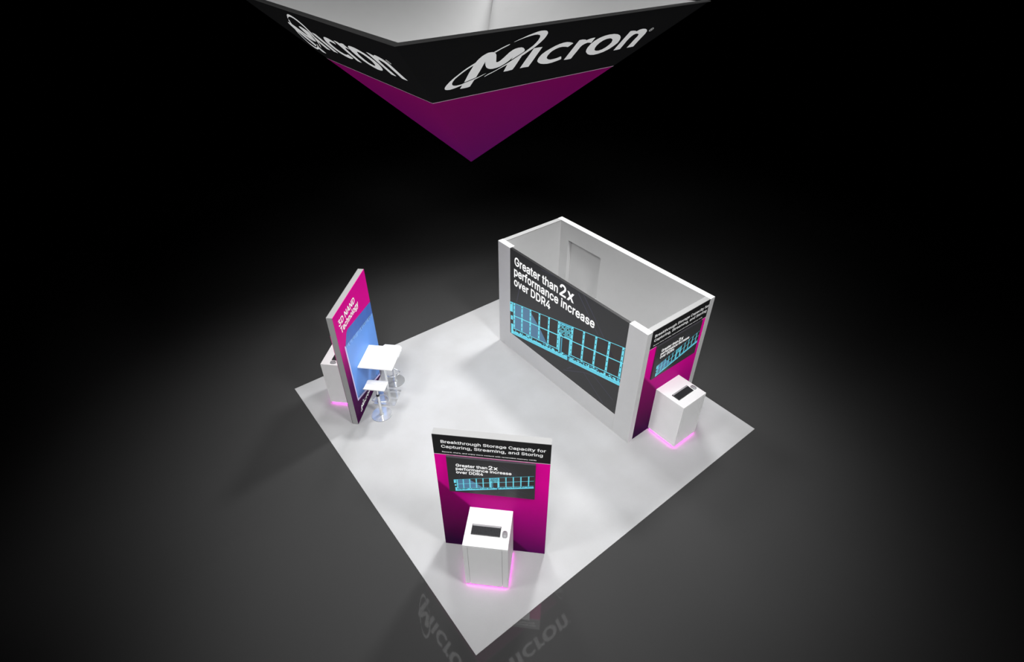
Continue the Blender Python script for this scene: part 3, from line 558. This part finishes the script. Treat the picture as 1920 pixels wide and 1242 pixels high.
def make_monitor(label, loc, rotz):
    W, H = 1.125, 0.700
    t = thing('wall_monitor', label, 'monitor', loc, rotz, 'monitors on the kiosk walls')
    b = MB()
    b.box(-W / 2, W / 2, -0.036, -0.0075, -H / 2, H / 2)
    b.build('housing', M['bezel'], t, bevel=0.004)
    s = MB()
    s.box(-W / 2 + 0.012, W / 2 - 0.012, -0.0372, -0.0358, -H / 2 + 0.012, H / 2 - 0.012)
    so = s.build('screen', M['scr'], t)
    screen_art(so, W - 0.024, H - 0.024, -W / 2 + 0.012, H / 2 - 0.012, -0.0374,
               lambda u, v: (0.055 + 0.891 * u, 0.095 + 0.885 * v), 1.055)
    return t


def kiosk_graphics(t, x0, x1, zt, zdiv, tx0, tx1, t2x1, sx1):
    """header, magenta print, seam and lettering on a wall whose front is y = 0"""
    h = MB()
    h.box(x0, x1, -0.006, 0.0, zdiv + 0.004, zt)
    ho = h.build('header_panel', M['black'], t)
    l = MB()
    to3 = lambda u, v: (u, -0.0075, v)
    put_text(l, 'Breakthrough Storage Capacity for', tx0, tx1, zdiv + 0.212, 0.052, to3)
    put_text(l, 'Capturing, Streaming, and Storing', tx0, t2x1, zdiv + 0.125, 0.052, to3)
    put_text(l, 'Record, share, and enjoy more content with removable memory cards', tx0 + 0.005, sx1, zdiv + 0.040, 0.020, to3)
    l.build('lettering', M['letter'], ho)
    g = MB()
    g.box(x0, x1, -0.006, 0.0, 0.012, zdiv - 0.004)
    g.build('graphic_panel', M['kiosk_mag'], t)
    s = MB()
    s.box(x0, x1, -0.007, 0.0, zdiv - 0.004, zdiv + 0.004)
    s.build('seam_line', M['pale_line'], t)


# ------------------------------------------------------------------ free-standing kiosk wall at the near corner
R45 = -PI / 4
KO = (1.055, 1.020, CZ)
kw = thing('kiosk_backdrop', 'free-standing magenta kiosk wall at the near carpet corner, grey top edge, black header', 'display wall', KO, R45)
mb = MB()
mb.box(-0.728, 0.728, 0.0, 0.10, 0, 2.385)
mb.build('wall_panel', M['edge'], kw)
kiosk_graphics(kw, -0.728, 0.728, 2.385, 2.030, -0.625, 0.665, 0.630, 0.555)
c45 = math.cos(PI / 4)
make_monitor('flat monitor on the free-standing kiosk wall at the near corner', (KO[0], KO[1], CZ + 1.672), R45).location = \
    Vector((KO[0], KO[1], CZ + 1.672)) + Vector((c45, -c45, 0)) * -0.010 + Vector((c45, c45, 0)) * 0.0

# ------------------------------------------------------------------ meeting room
RX0, RX1, RY0, RY1, RH = 4.065, 5.700, 1.185, 4.875, 2.405
T = 0.115
room = thing('meeting_room', 'roofless white walled meeting room with a video wall front, at the back of the carpet', 'booth room', (0, 0, CZ))
PL, PR = 4.512, 1.552           # inner edges of the two front posts
GB = 0.415                      # lower edge of the video wall
for a, b in ((PL, RY1), (RY0, PR)):
    mb = MB()
    mb.box(RX0, RX0 + T, a, b, 0, RH)
    mb.build('front_post', M['wall'], room, bevel=0.003)
mb = MB()
mb.box(RX0, RX0 + T, PR, PL, 0, GB)
mb.build('base_panel', M['wall'], room)
mb = MB()
mb.box(RX0 + 0.006, RX0 + 0.055, PR, PL, GB, RH - 0.004)
vw = mb.build('video_wall', M['scr'], room)
# the picture is drawn in a frame that faces -x: local x runs along -y
fr = bpy.data.objects.new('picture', None)
vis = MB()
vis.box(0, PL - PR, -0.002, 0.0, -(RH - 0.004 - GB), 0)
scr = vis.build('screen', M['scr'], room, loc=(RX0 + 0.006, PL, RH - 0.004), rotz=-PI / 2)
bpy.data.objects.remove(fr)
screen_art(scr, PL - PR, RH - 0.004 - GB, 0.0, 0.0, -0.0024, lambda u, v: (u, v), 1.0)
# side and back walls
mb = MB()
mb.box(RX0 + T, RX1 - T, RY1 - 0.10, RY1, 0, RH - 0.016)
sw = mb.build('side_wall', M['wall'], room)
mb = MB()
mb.box(RX0 + T, RX1 - T, RY1 - 0.10, RY1, RH - 0.016, RH - 0.004)
mb.build('top_cap', M['edge'], sw)
mb = MB()
mb.box(RX0 + T, RX1 - T, RY0 + 0.010, RY0 + 0.105, 0, RH - 0.016)
sw = mb.build('side_wall', M['wall'], room)
mb = MB()
mb.box(RX0 + T, RX1 - T, RY0 + 0.010, RY0 + 0.105, RH - 0.016, RH - 0.004)
mb.build('top_cap', M['edge'], sw)
DY0, DY1, DH = 3.62, 4.535, 2.045
mb = MB()
mb.box(RX1 - T, RX1, RY0, DY0, 0, RH)
mb.box(RX1 - T, RX1, DY1, RY1, 0, RH)
mb.box(RX1 - T, RX1, DY0, DY1, DH, RH)
mb.build('back_wall', M['wall'], room)
mb = MB()
mb.box(RX1 - 0.020, RX1 - 0.002, DY0 + 0.006, DY1 - 0.006, 0.008, DH - 0.006)
dr = mb.build('door', M['wall'], room)
mb = MB()
mb.lathe([(0.026, 0.0), (0.026, 0.006), (0.011, 0.010), (0.011, 0.035), (0.027, 0.040), (0.030, 0.052), (0.022, 0.062)], 20)
hd = mb.build('door_handle', M['chrome'], dr, smooth=True)
hd.location = (RX1 - 0.020, DY0 + 0.075, 1.02)
hd.rotation_euler = (0, -PI / 2, 0)
# graphics on the short end, facing -y
gx = bpy.data.objects.new('end_graphics', None)
ro = thing('kiosk_end', '', '', (0, 0, 0))
ro.location = (0, RY0 + 0.010, 0)
before = set(bpy.data.objects)
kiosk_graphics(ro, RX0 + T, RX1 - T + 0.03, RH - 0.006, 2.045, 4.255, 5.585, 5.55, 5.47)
for o in set(bpy.data.objects) - before:
    if o.parent == ro:
        o.parent = room
        o.location = (0, RY0 + 0.010, 0)
for o in list(bpy.data.objects):
    if o.name in ('kiosk_end', 'end_graphics'):
        bpy.data.objects.remove(o)
# the end graphic's gradient is centred on its own panel
endg = [o for o in room.children if o.name.startswith('graphic_panel')][0]
shift = 4.90
for v in endg.data.vertices:
    v.co.x -= shift
endg.location.x += shift
make_monitor('flat monitor on the short end of the meeting room, above the right podium', (4.905, RY0 + 0.010, CZ + 1.705), 0.0)

# ------------------------------------------------------------------ blue chip display wall on the left
NO = (1.0825, 5.0125, CZ)
nw = thing('display_backdrop', 'tall grey edged display wall on the left with a blue chip picture, behind the bar table', 'display wall', NO, PI / 4)
NW, NH = 0.735, 2.385
mb = MB()
mb.box(-NW, NW, 0.0, 0.10, 0, NH)
mb.build('wall_panel', M['edge'], nw)
mb = MB()
mb.box(-NW, NW, -0.006, 0, 0.012, NH)
gp = mb.build('graphic_panel', M['nand_mag'], nw)
lt = MB()
to3 = lambda u, v: (u, -0.0085, v)
put_text(lt, '3D NAND', -0.60, 0.125, 2.105, 0.115, to3)
put_text(lt, 'Technology', -0.57, 0.235, 1.955, 0.115, to3)
lt.build('lettering', M['letter'], gp)
M['nand_front'] = mat('printed_bright_blue', lin(92, 150, 232)[:3], 0.5, vary=0.06, scale=2.0)
M['nand_top'] = mat('printed_mid_blue', lin(58, 104, 190)[:3], 0.5, vary=0.12, scale=3.0)
M['nand_dark'] = mat('printed_slate_blue', lin(44, 80, 140)[:3], 0.5)
M['nand_edge'] = mat('printed_pale_lilac', lin(214, 200, 240)[:3], 0.5)
M['nand_hi'] = mat('printed_sky_blue', lin(150, 196, 250)[:3], 0.5)
NM = [M['nand_top'], M['nand_front'], M['nand_edge'], M['nand_hi'], M['nand_dark']]
cb = MB()


def F(pts, lay, mi):
    # keep the print on the panel
    q = clip_poly(pts, -NW, NW, 0.02, NH)
    cb.face([(u, -0.0068 - 0.0012 * lay, v) for u, v in q], mi)


def along(u):                  # dashed ridge between the chip's top and its front face
    return 1.665 - (u + 0.545) * 0.178


F([(-0.575, 1.62), (0.74, 1.40), (0.74, 1.69), (-0.34, 1.875), (-0.40, 1.85)], 0, 0)
F([(-0.545, 0.46), (0.74, 0.03), (0.74, along(0.74)), (-0.545, along(-0.545))], 1, 1)
F([(-0.565, 0.45), (-0.535, 0.44), (-0.535, 1.655), (-0.575, 1.70), (-0.578, 1.66)], 2, 2)
F([(-0.565, 0.425), (0.74, -0.01), (0.74, 0.03), (-0.55, 0.465)], 2, 2)
rng = random.Random(3)
u = -0.53
while u < 0.72:
    w = rng.uniform(0.006, 0.018)
    h = rng.uniform(0.03, 0.075)
    F([(u, along(u) - h), (u + w, along(u + w) - h), (u + w, along(u + w) + 0.012), (u, along(u) + 0.012)], 2, 3)
    if rng.random() < 0.6:
        F([(u + w, along(u) - h * 0.8), (u + w * 2, along(u) - h * 0.8), (u + w * 2, along(u) + 0.02), (u + w, along(u) + 0.02)], 2, 4)
    u += w + rng.uniform(0.012, 0.028)
u = -0.50
while u < 0.70:
    w = rng.uniform(0.01, 0.03)
    yb = 0.455 - (u + 0.55) * 0.335
    F([(u, yb + 0.01), (u + w, yb), (u + w, yb + rng.uniform(0.03, 0.07)), (u, yb + 0.05)], 2, 4)
    u += w + rng.uniform(0.02, 0.05)
cb.build('chip_picture', NM, gp)
lg = MB()
put_logo(lg, lambda a, b: (-0.275 + a * 0.235, -0.0085, 0.195 + (b + 0.4) * 0.235))
lg.build('logo', M['letter'], gp)
# its far side carries a kiosk print as well
bk = MB()
bk.box(-NW, NW, 0.10, 0.106, 0.012, 2.026)
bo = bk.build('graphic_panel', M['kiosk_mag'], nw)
bk = MB()
bk.box(-NW, NW, 0.10, 0.106, 2.034, NH)
bk.build('header_panel', M['black'], nw)


# ------------------------------------------------------------------ podiums with keyboard and mouse
def make_podium(label, loc, rotz):
    W, D, H, B = 0.295, 0.575, 0.985, 0.042
    t = thing('podium', label, 'podium', loc, rotz, 'white podiums in front of the kiosk walls')
    b = MB()
    b.box(-W, W, -D + 0.014, -0.002, B, H)
    b.box(-W, W, -D, -D + 0.014, H - 0.028, H)
    b.build('body', M['white'], t, bevel=0.0025)
    for a, c in ((-W, -W + 0.062), (W - 0.075, W)):
        q = MB()
        q.box(a, c, -D, -D + 0.0135, B, H - 0.0285)
        q.build('front_stile', M['white'], t, bevel=0.001)
    g = MB()
    g.box(-W + 0.062, W - 0.075, -D + 0.011, -D + 0.0135, B + 0.05, H - 0.07)
    g.build('door_joint', M['gap'], t)
    d = MB()
    d.box(-W + 0.0655, W - 0.0785, -D, -D + 0.0105, B, H - 0.0285)
    d.build('door', M['white'], t, bevel=0.001)
    p = MB()
    p.box(-W + 0.022, W - 0.022, -D + 0.022, -0.02, 0, B)
    p.build('plinth', M['white'], t)
    l = MB()
    z0, z1, e = 0.010, 0.032, 0.003
    l.box(-W + 0.022, W - 0.022, -D + 0.022 - e, -D + 0.022, z0, z1)
    l.box(-W + 0.022 - e, -W + 0.022, -D + 0.022, -0.02, z0, z1)
    l.box(W - 0.022, W - 0.022 + e, -D + 0.022, -0.02, z0, z1)
    l.build('led_strip', M['glow'], t)
    return t, H


def make_keyboard(label, loc, rotz):
    t = thing('keyboard', label, 'keyboard', loc, rotz, 'keyboards on the podiums')
    W, D = 0.192, 0.075
    b = MB()
    b.hexa([(-W, -D, 0), (W, -D, 0), (W, D, 0), (-W, D, 0)],
           [(-W, -D, 0.012), (W, -D, 0.012), (W, D, 0.022), (-W, D, 0.022)])
    b.build('tray', M['tray'], t, bevel=0.004)
    s = MB()
    s.hexa([(-W + 0.006, D - 0.026, 0.0195), (W - 0.006, D - 0.026, 0.0195), (W - 0.006, D - 0.004, 0.0222), (-W + 0.006, D - 0.004, 0.0222)],
           [(-W + 0.006, D - 0.026, 0.0215), (W - 0.006, D - 0.026, 0.0215), (W - 0.006, D - 0.004, 0.0240), (-W + 0.006, D - 0.004, 0.0240)])
    so = s.build('top_strip', M['silver'], t, bevel=0.001)
    k = MB()
    for r in range(5):
        y0 = -D + 0.008 + r * 0.0222
        x = -W + 0.008
        widths = [1] * 18 if r else [1.5, 1, 1.3, 6, 1.3, 1, 1.5, 1, 1, 1, 1]
        tot = sum(widths)
        for w in widths:
            ww = w / tot * (2 * W - 0.016)
            za = 0.012 + (y0 + D) * 0.0667
            zb = 0.012 + (y0 + 0.019 + D) * 0.0667
            k.hexa([(x + 0.001, y0, za), (x + ww - 0.001, y0, za), (x + ww - 0.001, y0 + 0.019, zb), (x + 0.001, y0 + 0.019, zb)],
                   [(x + 0.002, y0 + 0.001, za + 0.004), (x + ww - 0.002, y0 + 0.001, za + 0.004),
                    (x + ww - 0.002, y0 + 0.018, zb + 0.004), (x + 0.002, y0 + 0.018, zb + 0.004)])
            x += ww
    k.build('keys', M['keys'], t)
    return t


def make_mouse(label, loc, rotz):
    t = thing('computer_mouse', label, 'mouse', loc, rotz, 'computer mice on the podiums')
    b = MB()
    nu, nv = 24, 10
    A, Bq, Hh = 0.035, 0.054, 0.029
    base = len(b.v)
    for j in range(nv):
        ph = (j / nv) * PI / 2
        for i in range(nu):
            th = 2 * PI * i / nu
            ct, st = math.cos(th), math.sin(th)
            se = lambda q: math.copysign(abs(q) ** 0.6, q)
            r = math.cos(ph) ** 0.6
            b.v.append((A * se(ct) * r * (1 - 0.12 * max(0, st)), Bq * se(st) * r, Hh * math.sin(ph) * (1 - 0.15 * st)))
    b.v.append((0, 0, Hh))
    top = len(b.v) - 1
    for j in range(nv - 1):
        for i in range(nu):
            l = (i + 1) % nu
            b.f.append((base + j * nu + i, base + j * nu + l, base + (j + 1) * nu + l, base + (j + 1) * nu + i))
            b.mi.append(0)
    for i in range(nu):
        b.f.append((base + (nv - 1) * nu + i, base + (nv - 1) * nu + (i + 1) % nu, top))
        b.mi.append(0)
    b.f.append(tuple(base + i for i in range(nu - 1, -1, -1)))
    b.mi.append(0)
    b.build('shell', M['mouse_grey'], t, smooth=True)
    w = MB()
    w.tube([(-0.004, 0.026, 0.0245), (0.004, 0.026, 0.0245)], 0.0055, 12)
    w.build('scroll_wheel', M['collar'], t, smooth=True)
    s = MB()
    s.tube([(0, 0.012, 0.0288), (0, 0.022, 0.0282)], 0.0012, 6)
    s.build('button_gap', M['gap'], t)
    return t


def podium_set(x, y, rotz, lp, lk, lm):
    t, H = make_podium(lp, (x, y, CZ), rotz)
    c, s = math.cos(rotz), math.sin(rotz)

    def w(a, b, z):
        return (x + a * c - b * s, y + a * s + b * c, z)
    make_keyboard(lk, w(-0.020, -0.338, CZ + H), rotz)
    make_mouse(lm, w(0.230, -0.362, CZ + H), rotz + 0.05)


podium_set(1.0310, 1.0310, R45,
           'white podium glowing magenta at its foot, before the free-standing kiosk wall',
           'dark keyboard on the podium before the free-standing kiosk wall',
           'grey computer mouse on the podium before the free-standing kiosk wall')
podium_set(4.889, RY0 + 0.002, 0.0,
           'white podium against the short end of the meeting room, near the right carpet corner',
           'dark keyboard on the podium against the meeting room end',
           'grey computer mouse on the podium against the meeting room end')
podium_set(1.0825 - 0.110 * c45 + 0.012 * c45, 5.0125 + 0.110 * c45 + 0.012 * c45, PI + PI / 4,
           'white podium half hidden behind the blue chip display wall',
           'dark keyboard half hidden behind the blue chip display wall',
           'grey computer mouse on the podium behind the blue chip display wall')

# ------------------------------------------------------------------ bar table and stools
bt = thing('bar_table', 'high square white bar table on a chrome column, close before the blue chip picture', 'table', (1.313, 4.787, CZ), PI / 4)
mb = MB()
mb.box(-0.312, 0.312, -0.312, 0.312, 0.985, 1.010)
mb.build('table_top', M['white'], bt, bevel=0.003)
mb = MB()
mb.box(-0.045, 0.045, -0.045, 0.045, 0.014, 0.965)
mb.build('column', M['chrome'], bt, bevel=0.003)
mb = MB()
mb.box(-0.14, 0.14, -0.14, 0.14, 0.965, 0.985)
mb.build('top_plate', M['chrome'], bt)
mb = MB()
mb.box(-0.21, 0.21, -0.21, 0.21, 0.0, 0.014)
mb.build('base', M['chrome'], bt, bevel=0.003)


def make_stool(label, loc, rotz):
    t = thing('bar_stool', label, 'stool', loc, rotz, 'white bar stools at the bar table')
    b = MB()
    b.lathe([(0.188, 0.0), (0.190, 0.004), (0.186, 0.009), (0.045, 0.012), (0.036, 0.020), (0.029, 0.04)], 56)
    b.build('base', M['chrome'], t, smooth=True)
    p = MB()
    p.lathe([(0.027, 0.03), (0.027, 0.50)], 24)
    po = p.build('pole', M['chrome'], t, smooth=True)
    q = MB()
    q.lathe([(0.018, 0.50), (0.018, 0.715)], 20)
    q.build('gas_lift', M['chrome'], po, smooth=True)
    c = MB()
    c.lathe([(0.031, 0.48), (0.031, 0.505), (0.024, 0.515)], 24)
    c.build('collar', M['collar'], t, smooth=True)
    f = MB()
    f.tube([(-0.022, 0.0, 0.33)] + [(-0.15 * math.cos(a), 0.04 + 0.17 * math.sin(a), 0.30) for a in [i * PI / 14 for i in range(15)]] + [(0.022, 0.0, 0.33)], 0.010, 10)
    f.build('footrest', M['chrome'], t, smooth=True)
    # seat shell: thin curved sheet, rounded corners, low lip at the back (-y)
    s = MB()
    nx, ny = 14, 18
    w, th = 0.188, 0.022

    def prof(k):
        a = k / (ny - 1)
        y = -0.165 + 0.315 * a
        z = 0.735
        if a < 0.28:
            q = (0.28 - a) / 0.28
            z += 0.055 * q * q
        if a > 0.8:
            q = (a - 0.8) / 0.2
            z -= 0.02 * q * q
        return y, z
    grid = []
    for lay in (0, 1):
        for k in range(ny):
            y, z = prof(k)
            a = k / (ny - 1)
            rr = 0.045
            d = min(y + 0.165, 0.15 - y)
            wx = w - (rr - math.sqrt(max(0, rr * rr - (rr - d) ** 2)) if d < rr else 0)
            for i in range(nx):
                x = -wx + 2 * wx * i / (nx - 1)
                grid.append((x, y, z - (0 if lay == 0 else th)))
    n = len(s.v)
    s.v += grid
    L = nx * ny
    for k in range(ny - 1):
        for i in range(nx - 1):
            a = n + k * nx + i
            s.f.append((a, a + 1, a + nx + 1, a + nx))
            s.f.append((L + a, L + a + nx, L + a + nx + 1, L + a + 1))
            s.mi += [0, 0]
    rim = [k for k in range(nx)] + [k * nx + nx - 1 for k in range(1, ny)] + [(ny - 1) * nx + i for i in range(nx - 2, -1, -1)] + [k * nx for k in range(ny - 2, 0, -1)]
    for a, b2 in zip(rim, rim[1:] + rim[:1]):
        s.f.append((n + a, n + L + a, n + L + b2, n + b2))
        s.mi.append(0)
    so = s.build('seat', M['seat'], t, smooth=True)
    pl = MB()
    pl.box(-0.09, 0.09, -0.09, 0.09, 0.700, 0.7125)
    pl.build('seat_plate', M['collar'], t)
    return t


make_stool('white bar stool on the near side of the bar table, blue reflected in its disc', (1.012, 4.452, CZ), -PI / 4)
make_stool('white bar stool on the far side of the bar table, mostly hidden by it', (1.645, 5.100, CZ), PI - PI / 4)

# ------------------------------------------------------------------ hanging sign
A_, ZT, ZA, TD = 1.804, 6.683, 4.891, 0.3562
SH = ZT - ZA
sign = thing('hanging_sign', 'huge inverted pyramid sign hanging overhead, black band above magenta faces', 'hanging sign', (2.3125, 3.0461, ZT))


def pyr(h, t):
    """half width and height (below the rim) of the inverted pyramid, inset h, at the fraction t towards its tip"""
    return (A_ - h) * (1 - t), -t * (SH - h * SH / A_)


def sign_piece(name, t0, t1, h0, h1, k, m):
    b = MB()
    lo, hi = [], []
    for h, dst in ((h0, lo), (h1, hi)):
        w0, z0 = pyr(h, t0)
        w1, z1 = pyr(h, t1)
        dst += [(-w1, -w1, z1), (w1, -w1, z1), (w0, -w0, z0), (-w0, -w0, z0)]
    b.hexa(hi, lo)
    R = Matrix.Rotation(k * PI / 2, 4, 'Z')
    b.v = [tuple(R @ Vector(v)) for v in b.v]
    return b.build(name, m, sign)


SLEN = math.hypot(A_, SH)
for k in range(4):
    bp = sign_piece('black_panel', 0.004, TD - 0.0015, 0.0, 0.028, k, M['fabric_black'])
    sign_piece('magenta_panel', TD + 0.0015, 0.9985, 0.0, 0.028, k, M['sign_mag'])
    sign_piece('seam_line', TD - 0.0015, TD + 0.0015, -0.002, 0.027, k, M['sign_line'])
    lg = MB()
    ux, wy, wz = 1.0, -A_ / SLEN, SH / SLEN
    off = Vector((0, -SH / SLEN, -A_ / SLEN)) * 0.004
    R = Matrix.Rotation(k * PI / 2, 4, 'Z')
    put_logo(lg, lambda a, b: R @ (Vector((a, -A_ + b * wy, b * wz)) + off))
    lg.build('logo', M['sign_letter'], bp)
b = MB()
for k in range(4):
    lo, hi = [], []
    for h, dst in ((0.03, lo), (0.055, hi)):
        w0, z0 = pyr(h, 0.008)
        w1, z1 = pyr(h, 0.998)
        dst += [(-w1, -w1, z1), (w1, -w1, z1), (w0, -w0, z0), (-w0, -w0, z0)]
    n = len(b.v)
    b.hexa(hi, lo)
    R = Matrix.Rotation(k * PI / 2, 4, 'Z')
    b.v[n:] = [tuple(R @ Vector(v)) for v in b.v[n:]]
b.build('inner_lining', M['grey_wall'], sign)
b = MB()
o_, i_ = A_ + 0.001, A_ - 0.062
for k in range(4):
    n = len(b.v)
    b.hexa([(-o_, -o_, -0.010), (o_, -o_, -0.010), (i_, -i_, -0.010), (-i_, -i_, -0.010)],
           [(-o_, -o_, 0.0), (o_, -o_, 0.0), (i_, -i_, 0.0), (-i_, -i_, 0.0)])
    R = Matrix.Rotation(k * PI / 2, 4, 'Z')
    b.v[n:] = [tuple(R @ Vector(v)) for v in b.v[n:]]
b.build('rim', M['rim'], sign)


# ------------------------------------------------------------------ lights
def spot(name, loc, target, watts, size_deg, blend, radius, col=(1, 1, 1)):
    l = bpy.data.lights.new(name, 'SPOT')
    l.energy = watts
    l.spot_size = math.radians(size_deg)
    l.spot_blend = blend
    l.shadow_soft_size = radius
    l.color = col
    o = bpy.data.objects.new(name, l)
    COL.objects.link(o)
    o.location = loc
    d = Vector(target) - Vector(loc)
    o.rotation_euler = d.to_track_quat('-Z', 'Y').to_euler()
    return o


TG = (3.05, 3.05, 0.3)
spot('truss_spot_east', (8.2, 5.3, 10.2), TG, 4000, 64, 1.0, 0.65)
spot('truss_spot_north', (4.4, 8.2, 10.2), TG, 1900, 66, 1.0, 0.8)
spot('truss_spot_west', (-5.0, 3.2, 12.0), TG, 2250, 56, 1.0, 1.0)
spot('truss_spot_south', (3.2, -5.0, 12.0), TG, 3900, 56, 1.0, 1.0)
spot('fill_spot_near', (-3.3, -3.3, 12.5), TG, 4900, 58, 1.0, 2.0)  # added soft fill behind the camera, lifts the near corner
spot('sign_fill_front', (2.3, -6.5, 0.6), (2.3, 2.2, 5.9), 1450, 34, 0.5, 0.3)  # added fill from below, brightens the sign's front face
spot('sign_fill_left', (-6.5, 3.0, 0.6), (1.5, 3.0, 5.9), 1650, 34, 0.5, 0.3)  # likewise an added lamp, for the sign's left face


w = bpy.data.worlds.new('dark_hall')
scene.world = w
w.use_nodes = True
w.node_tree.nodes['Background'].inputs['Color'].default_value = (0, 0, 0, 1)
w.node_tree.nodes['Background'].inputs['Strength'].default_value = 0.0

# ------------------------------------------------------------------ camera
cam = bpy.data.cameras.new('camera')
cam.sensor_fit = 'HORIZONTAL'
cam.sensor_width = 36.0
cam.lens = 1033.8073 / 1920 * 36.0
cam.clip_end = 200
co = bpy.data.objects.new('camera', cam)
COL.objects.link(co)
pi_, ro_, ya_ = 0.660268, -0.000367, 0.905688
fw = Vector((math.cos(ya_) * math.cos(pi_), math.sin(ya_) * math.cos(pi_), -math.sin(pi_)))
rt = Vector((math.sin(ya_), -math.cos(ya_), 0))
up = rt.cross(fw)
r2 = math.cos(ro_) * rt + math.sin(ro_) * up
u2 = -math.sin(ro_) * rt + math.cos(ro_) * up
co.matrix_world = Matrix(((r2.x, u2.x, -fw.x, -1.47488), (r2.y, u2.y, -fw.y, -2.61388), (r2.z, u2.z, -fw.z, 7.46486), (0, 0, 0, 1)))
scene.camera = co

scene.view_settings.view_transform = 'Standard'
scene.view_settings.look = 'None'
scene.view_settings.gamma = 1.0
scene.view_settings.use_curve_mapping = False
scene.view_settings.exposure = 0.0
